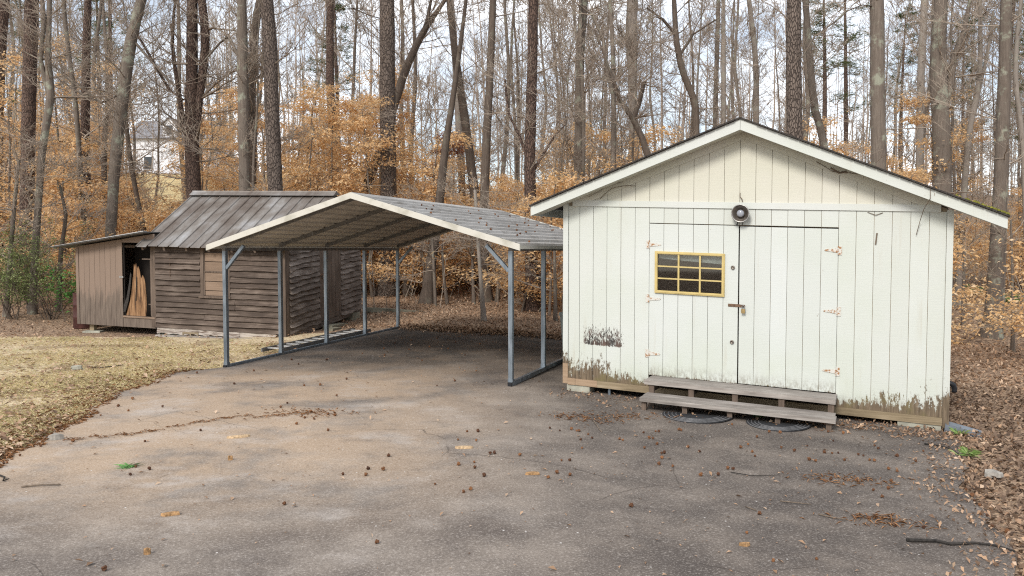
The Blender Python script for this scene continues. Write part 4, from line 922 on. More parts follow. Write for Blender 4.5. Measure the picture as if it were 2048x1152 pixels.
hero('broken_tree', 'leaning forked trunk with a broken stub above the white shed roof', 'bark_dark', 23, [(1228, 165, 8), (1240, 200, 10), (1266, 238, 12), (1284, 275, 14), (1300, 325, 15)], 10, 1.6, [[(1266, 238, 11), (1279, 205, 10), (1287, 165, 9)], [(1228, 165, 7), (1215, 130, 5), (1190, 60, 4)]], bz0=2.5)
hero('tree', 'wide pale trunk farther back between the slim forked trees', 'bark_pale', 42, [(1266, 0, 20), (1265, 130, 19), (1268, 320, 20)], 14, 3.2)
hero('crooked_tree', 'crooked dark trunk bending above the white shed peak', 'bark_dark', 27, [(1348, 0, 9), (1354, 90, 12), (1368, 150, 14), (1388, 198, 15), (1393, 290, 14)], 16, 2.6, [[(1352, 70, 9), (1325, 40, 7), (1295, 15, 6)], [(1360, 110, 7), (1385, 70, 6), (1430, 40, 5)]])
hero('slim_tree', 'pale slender pole of a tree nearest the white shed peak', 'bark_pale', 27, [(1447, 0, 8), (1447, 250, 10)], 12, 2.0)
hero('slim_tree', 'thin brownish pole standing behind the pale slender one', 'bark_grey', 31, [(1437, 0, 8), (1430, 250, 10)], 12, 2.0)
hero('tree', 'pale bending trunk between the shed peak and the dark plated pine', 'bark_pale', 29, [(1498, 0, 9), (1511, 120, 11), (1512, 260, 12)], 14, 2.2)
hero('pine_tree', 'dark plated pine rising straight behind the white shed roof', 'bark_pine', 20, [(1588, 0, 28), (1587, 150, 29), (1590, 290, 30)], 6, 2.0, sides=16)
hero('tree', 'sinuous brown trunk curving beside the dark plated pine', 'bark_grey', 22, [(1611, 0, 12), (1618, 100, 13), (1630, 220, 15), (1652, 310, 15)], 10, 1.8)
hero('tree', 'smooth grey trunk with one bare limb reaching over the white shed roof', 'bark_grey', 20, [(1754, 0, 26), (1755, 150, 27), (1757, 340, 29)], 8, 2.2, [[(1748, 14, 7), (1722, 12, 6), (1690, 24, 6), (1668, 45, 5), (1630, 72, 4), (1608, 112, 3), (1580, 135, 2)]], sides=16)
hero('tree', 'broad smooth trunk with a dark forked stem beyond the shed eave', 'bark_grey', 24, [(1882, 0, 24), (1877, 100, 29), (1879, 200, 32), (1885, 330, 33)], 16, 2.6, [[(1890, 215, 14), (1903, 155, 14), (1912, 110, 13), (1930, 60, 10), (1940, 0, 7)]], sides=16)
hero('tree', 'pale upright trunk standing behind the broad smooth one', 'bark_pale', 31, [(1849, 0, 13), (1842, 150, 14), (1840, 300, 15)], 14, 2.4)
hero('crooked_tree', 'crooked grey sapling trunk between the broad trunk and the twin one', 'bark_pale', 24, [(1960, 0, 7), (1960, 140, 9), (1951, 205, 12), (1941, 250, 11), (1930, 360, 12)], 14, 2.0, [[(1951, 205, 8), (1975, 110, 6), (1990, 20, 5)]])
hero('twin_tree', 'tall double trunk standing on the leafy bank past the white shed', 'bark_grey', 19.2, [(2012, 0, 20), (2009, 150, 22), (2003, 330, 25), (1997, 450, 27), (1984, 656, 31)], 14, 2.2, [[(2020, 150, 7), (2013, 330, 9), (2011, 480, 10), (1999, 660, 14)]], sides=16)
hero('slim_tree', 'thin whitish pole leaning past the double trunk', 'bark_pale', 23, [(2042, 0, 7), (2031, 150, 9), (2046, 300, 9)], 10, 1.8)
hero('tree', 'very dark stout trunk seen through the carport beside the plated pine', 'bark_dark', 24, [(932, 0, 7), (918, 110, 9), (902, 220, 12), (890, 300, 15), (876, 430, 19), (862, 530, 20), (852, 612, 24)], 12, 1.8, bz0=1.6, top=14)
hero('sapling', 'thin pale sapling growing out of the leaves at the carport end', 'bark_pale', 20.3, [(950, 380, 6), (956, 480, 7), (963, 580, 8), (968, 652, 9)], 12, 1.3, bz0=1.2, minr=.004)
for lab, d, pts in (('thin twin stem beside the very dark stout trunk', 23.5, [(862, 440, 5), (868, 540, 6), (871, 620, 6)]), ('thin dark stem leaning near the carport middle', 23.8, [(884, 490, 4), (888, 560, 6), (895, 616, 6)]),
    ('pair-height thin stem behind the carport middle', 24.0, [(944, 480, 5), (946, 560, 6), (948, 618, 7)]), ('thin grey stem close to the plated pine foot', 26, [(810, 480, 7), (812, 540, 8), (812, 600, 9)]), ('stubby grey stem beside the plated pine foot', 26.5, [(826, 500, 9), (823, 560, 10), (821, 600, 12)]),
    ('thin stem by the white shed corner behind the carport', 20.5, [(1108, 480, 5), (1110, 560, 7), (1111, 640, 8)]), ('slender forked stem on the leafy bank by the double trunk', 17.5, [(2022, 440, 4), (2025, 560, 5), (2026, 685, 7)]), ('short thin stem against the white shed corner', 21, [(1930, 500, 4), (1928, 560, 5), (1927, 600, 6)])):
    hero('sapling', lab, 'bark_grey', d, pts, 9, 1.2, bz0=.9, minr=.004, group='thin saplings in the leaves', sides=7)
hero('sapling', 'dark crooked sapling among orange leaves beside the lean-to', 'bark_dark', 23, [(120, 370, 5), (132, 430, 7), (122, 500, 9), (118, 590, 10)], 14, 1.6, bz0=1.0, group='thin saplings in the leaves', sides=8)
hero('sapling', 'grey leaning sapling left of the evergreen shrub', 'bark_grey', 22, [(38, 320, 6), (28, 420, 8), (20, 520, 9), (14, 600, 10)], 14, 1.6, bz0=1.0, group='thin saplings in the leaves', sides=8)
hero('sapling', 'thin brown trunk standing between the slender trunk and leaning tree', 'bark_dark', 30, [(212, 230, 10), (208, 330, 11), (212, 480, 12)], 12, 1.8, bz0=2, group='thin saplings in the leaves', sides=8)
hero('sapling', 'forked dark sapling in front of the distant white house', 'bark_dark', 27, [(250, 210, 7), (258, 300, 9), (275, 400, 10), (290, 470, 11)], 14, 1.8, bz0=2, group='thin saplings in the leaves', sides=8)

# ------------------------------------------------------------------ prototypes for the woods
FARAWAY = (0, -300, -50)
def proto_bare(seed, Ht, r0, z0, nb, bl, lvl, minr, mat='branch', kids=(2, 3)):
    q = random.Random(seed); t = thing('bare_tree', 'slim bare grey tree standing in the crowded woods', 'tree', FARAWAY, 0, 'bare trees crowding the woods')
    pts = []; x = y = 0.0; N = 7
    for k in range(N+1):
        f_ = k/N; pts.append((x, y, Ht*f_, .82*r0*(1-.82*f_))); x += q.gauss(0, .16); y += q.gauss(0, .16)
    me, P = trunk_mesh('trunk', pts[::-1], M[q.choice(['bark_grey', 'bark_dark', 'bark_grey'])], 7, True, .05, q); link('trunk', me, t)
    S = []; lp = [p for p in P if p[2] > z0]
    for _ in range(nb):
        p = q.choice(lp); a = q.uniform(0, 6.283); L = bl*q.uniform(.5, 1.3)*(1-.35*p[2]/Ht)
        grow(S, (p[0], p[1], p[2]), (math.cos(a), math.sin(a), q.uniform(.2, 1.3)), L, min(p[3]*.5, .006+.008*L), lvl, q, minr, kids=kids, up=.10)
    link('crown', seg_mesh('crown', S, M[mat]), t); return t
PB = [proto_bare(s, *a) for s, a in enumerate([(12, .09, 2.2, 15, 2.6, 2, .007), (10, .06, 1.4, 15, 2.0, 2, .006), (17, .14, 3.0, 16, 3.2, 2, .009), (20, .17, 4.0, 16, 3.6, 2, .010), (15, .11, 2.5, 15, 3.0, 2, .008), (8, .05, .8, 16, 1.6, 2, .005), (21, .15, 6.0, 15, 3.8, 2, .010), (18, .10, 4.0, 14, 2.8, 2, .008)])]
def leaves(tips, q, size, per, spread=.12, droop=.5, aspect=.5, flat=False):
    V = []; Q = []
    for (x, y, z, dx, dy, dz) in tips:
        for _ in range(per):
            px, py, pz = x+q.gauss(0, spread), y+q.gauss(0, spread), z+q.gauss(0, spread*.5)
            a = math.atan2(dy, dx)+q.gauss(0, .8); L = size*q.uniform(.7, 1.3); e = q.gauss(-droop, .35); w = L*aspect*.5
            ux, uy, uz = math.cos(a)*math.cos(e), math.sin(a)*math.cos(e), math.sin(e)
            tw = q.gauss(0, .6); sx, sy, sz = -math.sin(a)*math.cos(tw), math.cos(a)*math.cos(tw), math.sin(tw)
            k = len(V)
            V += [(px, py, pz), (px+ux*L*.45+sx*w, py+uy*L*.45+sy*w, pz+uz*L*.45+sz*w+.1*L), (px+ux*L, py+uy*L, pz+uz*L), (px+ux*L*.45-sx*w, py+uy*L*.45-sy*w, pz+uz*L*.45-sz*w+.1*L)]
            Q.append((k, k+1, k+2)); Q.append((k, k+2, k+3))
    return V, Q
def proto_beech(seed, Ht, nb, bl, per, z0, label='young beech still holding its dry orange leaves', name='beech_sapling', mat='beech', size=.10, group='young beeches holding orange leaves'):
    q = random.Random(100+seed); t = thing(name, label, 'tree', FARAWAY, 0, group)
    pts = []; x = y = 0.0
    for k in range(6): f_ = k/5; pts.append((x, y, Ht*f_, .012+.0075*Ht*(1-f_))); x += q.gauss(0, .10); y += q.gauss(0, .10)
    me, P = trunk_mesh('trunk', pts[::-1], M['bark_grey'], 6, False, .05, q); link('trunk', me, t)
    S = []; tips = []; lp = [p for p in P if p[2] > z0]
    for _ in range(nb):
        p = q.choice(lp); a = q.uniform(0, 6.283); L = bl*q.uniform(.5, 1.2)*(1.15-.8*p[2]/Ht)
        grow(S, (p[0], p[1], p[2]), (math.cos(a), math.sin(a), q.uniform(-.02, .3)), L, .004+.006*L, 1, q, .0035, tips, -.01, 5, (1, 2))
    link('crown', seg_mesh('crown', S, M['branch']), t)
    V, Q = leaves(tips, q, size, per+1, .13, .25, .5); link('foliage', np_mesh('foliage', V, Q, M[mat]), t); return t
PE = [proto_beech(0, 4.2, 34, 1.9, 3, .5), proto_beech(1, 6.0, 44, 2.3, 3, .8), proto_beech(2, 3.0, 26, 1.5, 3, .3), proto_beech(3, 7.5, 46, 2.4, 2, 1.2), proto_beech(4, 5.0, 36, 2.2, 2, .6), proto_beech(5, 2.2, 24, 1.2, 3, .2)]
PO = proto_beech(9, 6.5, 22, 2.2, 2, 3.2, 'young oak holding a few clusters of russet leaves', 'oak_sapling', 'oakleaf', .12, 'oaks holding russet leaves')
def proto_pine(seed, Ht, z0):
    q = random.Random(300+seed); t = thing('pine_tree', 'green needled pine standing deep in the bare woods', 'tree', FARAWAY, 0, 'green pines deep in the woods')
    me, P = trunk_mesh('trunk', [(q.gauss(0, .2), q.gauss(0, .2), Ht, .04), (0.1, 0, Ht*.5, .14), (0, 0, 0, .2)], M['bark_red'], 7, True, .05, q); link('trunk', me, t)
    S = []; tips = []
    for _ in range(34):
        p = q.choice([p for p in P if p[2] > z0]); a = q.uniform(0, 6.283); L = 2.8*q.uniform(.5, 1.2)*(1.25-p[2]/Ht)
        grow(S, (p[0], p[1], p[2]), (math.cos(a), math.sin(a), q.uniform(.0, .6)), L, .03, 1, q, .012, tips, .03, 4, (1, 2))
    link('crown', seg_mesh('crown', S, M['branch']), t)
    V, Q = leaves(tips, q, .26, 7, .12, -.1, .10); link('foliage', np_mesh('foliage', V, Q, M['needle']), t); return t
PP = [proto_pine(0, 17, 7), proto_pine(1, 21, 8)]
def clear_spot(x, y, r):
    return all((x-a)**2+(y-b)**2 > r*r for a, b in TREES)
used = set()
def plant(p, x, y, sc, lab=None):
    rz = rng.uniform(0, 6.283)
    if id(p) not in used:
        used.add(id(p)); p.location = (x, y, gz(x, y)-.06); p.rotation_euler = (0, 0, rz); p.scale = (sc,)*3; return p
    return copy_thing(p, (x, y, gz(x, y)-.06), rz, sc, (rng.gauss(0, .03), rng.gauss(0, .03)))
# bare trees
n_ = 0
while n_ < 142:
    d = 25 + 62*rng.random()**1.15; px = rng.uniform(-420, 2420); x = (px-CX)/F*d
    if not clear_spot(x, d, .7): continue
    if 235 < px < 400 and rng.random() < .7: continue
    p = PB[rng.choice([0, 1, 4, 5, 7]) if d < 36 else rng.choice([0, 2, 3, 4, 6, 7, 2, 6])]
    plant(p, x, d, rng.uniform(.8, 1.25)); TREES.append((x, d)); n_ += 1
# beeches: where the photograph is orange
def grove(px0, px1, d0, d1, k, kinds, s0=.8, s1=1.2):
    for _ in range(k):
        px = rng.uniform(px0, px1); d = rng.uniform(d0, d1); plant(PE[rng.choice(kinds)] if isinstance(kinds[0], int) else kinds[0], (px-CX)/F*d, d, rng.uniform(s0, s1))
grove(-60, 235, 25, 40, 32, [0, 1, 2, 4, 3]); grove(-60, 240, 24, 34, 12, [0, 2, 4, 5]); grove(235, 390, 25, 40, 16, [5, 5, 2]); grove(-380, -60, 26, 40, 14, [0, 1, 2]); grove(2110, 2400, 24, 38, 12, [0, 1, 2]); grove(385, 540, 27, 40, 10, [0, 1, 2])
grove(545, 770, 25, 36, 22, [0, 1, 2, 2, 4]); grove(780, 1130, 26, 44, 34, [0, 2, 4, 2]); grove(760, 1130, 24.5, 30, 12, [2, 5, 5], .8, 1.0); grove(1130, 1420, 24, 42, 26, [0, 2, 4]); grove(1420, 1800, 26, 42, 22, [0, 2, 4, 2])
grove(1740, 1930, 21, 34, 10, [0, 2, 4, 1], .7, 1.0); grove(1930, 2100, 26, 38, 9, [0, 2, 4], .7, .9); grove(1020, 1130, 21.5, 26, 5, [2, 5])
for px, d, k, sc_ in ((2140, 15.5, 0, .9), (1860, 18.6, 2, .9), (1790, 18.8, 5, 1.1)): plant(PE[k], (px-CX)/F*d, d, sc_)
grove(880, 960, 30, 34, 2, [PO], .8, .9)
for px, d in ((232, 50), (205, 58), (682, 46), (1640, 52), (1690, 60), (1985, 48), (2040, 56), (1930, 62), (60, 60), (1800, 66)): plant(PP[rng.randint(0, 1)], (px-CX)/F*d, d, rng.uniform(.75, 1.05))

# far woods: one mass of trunks and twigs on the hill
S = []; q = random.Random(5)
for _ in range(430):
    d = q.uniform(62, 128); px = q.uniform(-480, 2500); x = (px-CX)/F*d; z = gz(x, d); Ht = q.uniform(12, 23); r = q.uniform(.05, .17)
    if 215 < px < 400 and d < 110 and q.random() < .8: continue
    lx = q.gauss(0, .04); p = (x, d, z-.2)
    for k in range(4):
        b = (x+lx*Ht*(k+1)/4+q.gauss(0, .12), d, z+Ht*(k+1)/4); S.append((*p, *b, r*(1-.22*k), r*(1-.22*(k+1)))); 
        p = b
        if k >= 0:
            for _ in range(3):
                a = q.uniform(0, 6.283); grow(S, p, (math.cos(a), math.sin(a), q.uniform(.3, 1.3)), q.uniform(1.5, 3.6), .035, 1, q, .017, None, .08, 3, (1, 2))
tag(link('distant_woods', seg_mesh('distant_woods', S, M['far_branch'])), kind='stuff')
# brush: thin stems at the wood's edge
S = []
for _ in range(520):
    px = q.uniform(-60, 2110); d = q.uniform(21.5, 42); x = (px-CX)/F*d
    if d < 24 and px < 730: continue
    z = gz(x, d); L = q.uniform(.8, 3.2)
    grow(S, (x, d, z-.05), (q.gauss(0, .25), q.gauss(0, .25), 1), L, .006+.004*L, 1, q, .004, None, .04, 4, (1, 2))
tag(link('undergrowth', seg_mesh('undergrowth', S, M['branch'])), kind='stuff')

# evergreen shrubs by the lean-to
def shrub(px, d, Ht, w, lab, mat='evergreen', size=.06, per=3, nstem=10, name='evergreen_shrub'):
    q = random.Random(int(px)); x = (px-CX)/F*d; t = thing(name, lab, 'shrub', (x, d, gz(x, d)-.03), 0, None)
    S = []; tips = []
    for _ in range(nstem):
        a = q.uniform(0, 6.283); grow(S, (q.gauss(0, .1), q.gauss(0, .1), 0), (math.cos(a)*w/Ht, math.sin(a)*w/Ht, 1.0), Ht*q.uniform(.6, 1.1), .016, 2, q, .004, tips, .04, 5, (1, 2))
    link('stems', seg_mesh('stems', S, M['bark_dark']), t); tips = [p for p in tips if p[2] > Ht*.22]
    V, Q = leaves(tips, q, size, per, .05, .1, .5); link('foliage', np_mesh('foliage', V, Q, M[mat]), t); return t
shrub(20, 21.5, 1.9, 1.1, 'loose olive evergreen shrub at the far edge of the lawn')
shrub(98, 21.4, 2.0, 1.0, 'larger evergreen shrub standing beside the lean-to roof end')
shrub(60, 23.5, 1.5, .8, 'paler evergreen shrub behind the two olive ones')
shrub(144, 20.9, 1.15, .3, 'small bright green broad-leaved shrub against the lean-to wall', 'gloss_leaf', .11, 1, 3, 'broadleaf_shrub')
shrub(1965, 26.5, .35, .9, 'low green plant patch on the leafy bank behind the white shed', 'gloss_leaf', .09, 1, 8, 'ground_plant')
shrub(2030, 24.5, .35, .7, 'low yellow-green plant patch beside the double trunk', 'tuft', .09, 1, 6, 'ground_plant')

# ------------------------------------------------------------------ leaf litter, straw, grass
def local(ox, oy, a, x, y):
    dx, dy = x-ox, y-oy; c, s = math.cos(a), math.sin(a); return dx*c+dy*s, -dx*s+dy*c
def blocked(x, y):
    u, w = local(.732, 11.71, -.4277, x, y)
    if -.02 < u < WL+.02 and .1 < w < WD: return True
    u, w = local(BX, BY, BA, x, y)
    return -LW < u < BW and .1 < w < BD
def on_drive(x, y): return y < 19.0 and dl(y) < x < dr(y)
def scatter(name, mat, pts, s0, s1, lift=.5, aspect=.55, q=nrg, bend=.18):
    pts = np.array(pts, float); N = len(pts); a = q.uniform(0, 2*np.pi, N); L = q.uniform(s0, s1, N)*(pts[:, 3] if pts.shape[1] > 3 else 1); e = q.normal(0, lift, N); w = L*aspect*.5*q.uniform(.7, 1.2, N); tw = q.normal(0, lift, N)
    u = np.stack([np.cos(a)*np.cos(e), np.sin(a)*np.cos(e), np.sin(e)], 1); s = np.stack([-np.sin(a)*np.cos(tw), np.cos(a)*np.cos(tw), np.sin(tw)], 1)
    p = pts[:, :3].copy(); p[:, 2] += np.abs(np.sin(e))*L*.5+.004
    cu = L*bend; up = np.zeros((N, 3)); up[:, 2] = cu
    V = np.stack([p-u*(L/2)[:, None], p-u*(L*.05)[:, None]+s*w[:, None]+up*.8, p+u*(L/2)[:, None], p-u*(L*.05)[:, None]-s*w[:, None]+up*.8], 1).reshape(-1, 3)
    b = (np.arange(N)*4)[:, None]; T = np.concatenate([b+[[0, 2, 1]], b+[[0, 3, 2]]], 1).reshape(-1, 3)
    return tag(link(name, np_mesh(name, V, T, M[mat])), kind='stuff')
P = []
def fill(x0, x1, y0, y1, dens, test, big=1.0, dz=0.0):
    k = int((x1-x0)*(y1-y0)*dens)
    for _ in range(k):
        x = rng.uniform(x0, x1); y = rng.uniform(y0, y1)
        if test(x, y) and not blocked(x, y): P.append((x, y, gz(x, y)+dz, big))
inview = lambda x, y: abs(x) < y*.665+.6
offd = lambda x, y: inview(x, y) and not on_drive(x, y) and not (y < 18 and x < interp(y, LEFT)+.3)
fill(2.8, 9.5, 4.6, 9, 340, offd); fill(4, 11, 9, 13, 260, offd); scatter('damp_leaf_litter', 'damp', P, .04, .085); P = []; fill(2.8, 9.5, 4.6, 9, 40, offd); fill(4, 11, 9, 13, 40, offd); fill(4, 11, 13, 14, 200, offd); fill(4, 14, 14, 20, 110, offd, 1.1); fill(-4.2, 4, 17, 19.4, 260, lambda x, y: offd(x, y) and x > interp(y, LEFT)-.1 if y < 19 else True)
fill(-4.5, 5, 19.2, 24, 150, offd); fill(5, 16, 20, 26, 60, offd, 1.1); fill(-5, 6, 24, 32, 60, offd, 1.15)
fill(-17, -10, 18.5, 24, 45, inview); fill(-24, 24, 26, 46, 13, inview, 1.4); fill(-34, 34, 46, 70, 4, inview, 1.9)
scatter('leaf_litter', 'litter', P, .04, .09)
# windrow of leaves along the slab's far edge and under the shed skirt
P = []
for _ in range(2600):
    t = rng.random(); x = -2.5 + 3.9*t + rng.gauss(0, .1); y = 18.75 - 1.75*t + rng.gauss(.05, .16); h = max(0, .09*math.exp(-((y-(18.8-1.75*t))/.2)**2))*rng.random(); P.append((x, y, gz(x, y)+h+.02, 1))
for _ in range(1500):
    u = rng.uniform(-.1, 5.3); w = rng.gauss(-.32, .25); c, s = math.cos(-.4277), math.sin(-.4277); x, y = .732+u*c-w*s, 11.71+u*s+w*c
    if w < .3 and (rng.random() < (.85 if u > 3.7 else .35)): P.append((x, y, gz(x, y)+.024, .65))
for _ in range(900):
    y = rng.uniform(4.8, 9.7); x = dr(y)+rng.gauss(-.08, .20); P.append((x, y, gz(x, y)+.024, .6))
scatter('leaf_drift', 'litter', P, .045, .095)
# straw and needle debris: left verge, crack line, slab
P = []
for _ in range(5200):
    y = rng.uniform(6.2, 13.2); x = dl(y) - abs(rng.gauss(0, .42)) + .10
    if rng.random() < (1.0 if y < 9.6 else .45): P.append((x, y, gz(x, y)+.014, 1))
ckp = [onground(px, py) for px, py in ((128, 886), (180, 880), (240, 876), (300, 868), (360, 856), (420, 846), (470, 838), (540, 838), (590, 832), (650, 828))]
for _ in range(620):
    k = rng.randrange(len(ckp)-1); t = rng.random(); a, b = ckp[k], ckp[k+1]; x = a[0]+(b[0]-a[0])*t+rng.gauss(0, .022); y = a[1]+(b[1]-a[1])*t+rng.gauss(0, .022)+.05*math.sin(t*7+k); P.append((x, y, gz(x, y)+.024, .55))
for c_ in ((1170, 842, .25), (945, 672, .4), (1720, 858, .5), (1250, 838, .3), (620, 830, .3), (1690, 965, .25), (1760, 1050, .2)):
    g = onground(c_[0], c_[1])
    for _ in range(150): x, y = g[0]+rng.gauss(0, c_[2]), g[1]+rng.gauss(0, c_[2]*.5); P.append((x, y, gz(x, y)+.024, .8))
scatter('straw_debris', 'straw', P, .03, .10, .25, .16)
P = []
for _ in range(2600):
    y = rng.uniform(4.9, 17.5); x = rng.uniform(dl(y), dr(y))
    if blocked(x, y): continue
    if rng.random() < (.95 if x > .5 else .45): P.append((x, y, gz(x, y)+.023, rng.choice([.35, .45, .6, 1.0])))
scatter('leaf_scraps', 'litter', P, .025, .065, .25, .5)
# dry lawn
P = []
for _ in range(62000):
    y = 8 + 10.2*rng.random(); x = rng.uniform(max(lawn_l(y), -y*.665), dl(y)-.02 if y < 13 else interp(y, LEFT)-.06)
    if blocked(x, y): continue
    uu_, ww_ = local(BX, BY, BA, x, y)
    if ww_ > -.75 + .3*math.sin(x*3): continue
    if math.sin(x*1.3+y*.7)+math.sin(y*1.9-x*.6)+rng.gauss(0, .9) < -.75: continue
    P.append((x, y, gz(x, y)+.012, 1))
scatter('lawn_grass', 'drygrass', P, .03, .07, .30, .14)
P = []
for _ in range(2300):
    y = 7.5 + 11*rng.random(); x = rng.uniform(max(lawn_l(y), -y*.665), dl(y)); 
    if not blocked(x, y): P.append((x, y, gz(x, y)+.035, rng.choice([.6, .8, 1])))
scatter('lawn_leaves', 'litter', P, .05, .11, .25)

# ------------------------------------------------------------------ sweetgum balls
import bmesh
bm = bmesh.new(); bmesh.ops.create_icosphere(bm, subdivisions=2, radius=1.0)
for i, v in enumerate(bm.verts): v.co *= (.0185 if i % 2 else .0125)
me = bpy.data.meshes.new('sweetgum_ball'); bm.to_mesh(me); bm.free(); n = NT('sweetgum_husk'); n.col(n.mix(n.rnd(), (.050, .022, .013), (.19, .085, .035))); me.materials.append(n.m)
Z7 = [(195,33),(230,40),(152,77),(191,87),(238,82),(258,88),(268,90),(275,124),(280,158),(305,103),(320,117),(430,122),(443,126),(530,158),(526,95),(575,90),(587,91),(548,117),(563,119),(580,142),(598,179),(609,178),(600,199),(588,224),(643,232),(668,84),(676,87),(704,154),(750,172),(755,268),(824,266),(863,241),(884,243),(915,156),(944,143),(961,173),(972,190),(980,113),(1028,92),(1072,95),(1077,156),(1129,169),(1181,148),(1188,205),(1215,210),(1250,176),(1280,178),(1305,177),(1285,128),(1330,206),(1385,184),(1405,188),(1430,206),(1449,209),(1465,160),(1450,147),(1540,190),(1615,211),(1645,170),(1377,287),(1445,328),(1480,355),(1505,322),(1506,243),(1540,252),(1516,292),(1428,445),(1534,473),(1646,480),(1045,615),(1218,608),(939,502),(990,425),(477,394),(32,187),(198,208),(231,208),(180,259),(145,278),(232,268),(1840,352),(1850,372),(1870,390),(1815,325),(1875,425),(1900,432),(1920,475),(1980,500),(1250,290),(1275,285),(1325,98),(1265,92),(880,62)]
Z6 = [(543,174),(522,206),(598,184),(580,71),(803,27),(1187,0),(1312,27),(1832,65),(1905,68),(1912,31),(1868,31),(1961,121),(1978,119),(1835,166),(1897,156),(1899,178),(1936,211),(1533,186),(1473,183),(1464,208),(1555,131),(1740,244),(1854,276),(1883,266),(1508,482),(418,592),(40,133),(80,128),(163,90),(15,160),(28,158),(1372,205),(1137,326)]
Z5 = [(682,732),(740,758),(580,785),(460,783),(1157,873),(835,937),(420,938),(1617,738),(1655,714),(1790,765),(1740,786),(1755,800),(1810,807),(1890,780),(1930,786),(1708,835),(1890,873),(1752,611),(1845,609),(1940,671),(1350,602),(1462,525),(1680,461),(1135,538),(1880,462),(1720,487),(235,962),(370,868),(345,862),(937,735),(763,690)]
Z2 = [(560,1105),(290,1025),(680,965),(985,905),(1045,875),(1120,910),(870,930),(1190,970),(1270,850),(1370,870),(1500,880),(1420,940),(1480,1025),(1270,1105),(645,1100),(785,1070),(1365,1080),(1130,860),(1230,895),(1330,905),(990,940),(1570,870)]
pix = [(1024+a/2, 820+b/2) for a, b in Z7]+[(a/2, 850+b/2) for a, b in Z6]+[(a*.3472, 560+b*.3472) for a, b in Z5]+[(400+a*.3732, 360+b*.3732) for a, b in Z2]
for px, py in pix:
    x, y, z = onground(px, py+3); o = link('sweetgum_ball', me); s = rng.uniform(.62, 1.12); o.location = (x, y, z+.022+.0165*s); o.scale = (s,)*3; o.rotation_euler = tuple(rng.uniform(0, 6) for _ in range(3))
    tag(o, 'small brown spiky sweetgum ball lying on the asphalt driveway', 'seed ball', 'sweetgum balls scattered over the driveway')
# and on the carport roof
cc, ss = math.cos(-.36), math.sin(-.36)
for k in range(46):
    t = rng.uniform(.4, 2.6); w = rng.uniform(0, 5.6); u = CA+t; o = link('sweetgum_ball', me); s = rng.uniform(.8, 1.15)
    o.location = (-4.665+u*cc-w*ss, 13.418+u*ss+w*cc, ct(u)+.020+.012*s); o.scale = (s,)*3; o.rotation_euler = tuple(rng.uniform(0, 6) for _ in range(3))
    tag(o, 'small brown sweetgum ball caught on the carport roof', 'seed ball', 'sweetgum balls on the carport roof')

# ------------------------------------------------------------------ small single things
def stick(pts, r, lab, mat='twig', name='fallen_stick', lift=.03):
    W = [onground(px, py) for px, py in pts]; b = MB(); base = W[0]
    P = [(x-base[0], y-base[1], z-base[2]+lift+rng.uniform(0, .008)) for x, y, z in W]; P = [tuple(p[:3]) for p in spline([(*p, 0) for p in P], .12)]
    b.tube([(x+rng.gauss(0, r*.5), y+rng.gauss(0, r*.5), z) for x, y, z in P], [r*(1-.6*i/len(P)) for i in range(len(P))], 6); o = b.build(name, M[mat], None, True); o.location = base
    return tag(o, lab, 'stick', 'sticks lying about the driveway')
stick([(1816, 1090), (1870, 1092), (1905, 1098), (1950, 1096), (1990, 1100), (2028, 1112)], .013, 'long black stick lying across the corner of the driveway by the leaf bank', 'blackstick')
stick([(42, 981), (80, 978), (122, 977)], .008, 'thin straight stick lying on the asphalt near the straw verge')
stick([(176, 738), (205, 739), (246, 734)], .013, 'dark stick lying on the dry lawn', 'blackstick')
stick([(1636, 1038), (1665, 1043), (1690, 1048)], .007, 'short grey stick on the asphalt below the ribbed mat')
stick([(1185, 845), (1195, 857), (1203, 869)], .008, 'pale broken twig near the plain dark mat')
stick([(1462, 952), (1500, 958), (1560, 958)], .005, 'thin wiry twig curving on the asphalt in the middle of the driveway', 'blackstick')
stick([(1500, 870), (1490, 1022), (1512, 1030)][1:], .006, 'little twig beside a lone sweetgum ball')
stick([(0, 958), (12, 962), (5, 970), (18, 966)], .008, 'forked dark twig at the straw verge', 'blackstick')
stick([(1848, 893), (1880, 897), (1910, 910), (1925, 925)], .010, 'curved dark stick by the fresh grass tuft', 'blackstick')
stick([(1560, 1010), (1590, 1014), (1622, 1017)], .006, 'short mottled twig on the asphalt')
stick([(757, 580), (800, 588), (845, 618)], .012, 'pale fallen branch leaning in the leaves behind the carport', 'twig', 'fallen_branch', .15)
stick([(1912, 583), (1940, 580), (1985, 578)], .03, 'dark fallen log on the leafy bank behind the white shed', 'blackstick', 'fallen_log', .03)
def flat_piece(px, py, L, W_, ang, mat, lab, name, cat, grp=None, h=.012):
    x, y, z = onground(px, py); b = MB(); N = 9; top = []
    for k in range(N): a = 2*math.pi*k/N; rr = rng.uniform(.75, 1.1); top.append((L/2*rr*math.cos(a), W_/2*rr*math.sin(a)))
    b.add([(x_, y_, 0) for x_, y_ in top]+[(x_*.92, y_*.9, h+rng.uniform(0, h)) for x_, y_ in top]+[(0, 0, h*2.2)], [tuple(range(N-1, -1, -1))]+[(i, (i+1) % N, (i+1) % N+N, i+N) for i in range(N)]+[(i+N, (i+1) % N+N, 2*N) for i in range(N)])
    o = b.build(name, M[mat]); o.location = (x, y, z+.0225); o.rotation_euler = (0, 0, ang); return tag(o, lab, cat, grp)
gl_ = 'bark scraps on the driveway'
flat_piece(1066, 954, .15, .05, .2, 'barkpiece', 'orange-brown bark scrap lying alone in the middle of the asphalt', 'bark_scrap', 'bark scrap', gl_)
flat_piece(343, 1036, .15, .06, .35, 'barkpiece', 'large bark scrap on the asphalt near the straw verge', 'bark_scrap', 'bark scrap', gl_)
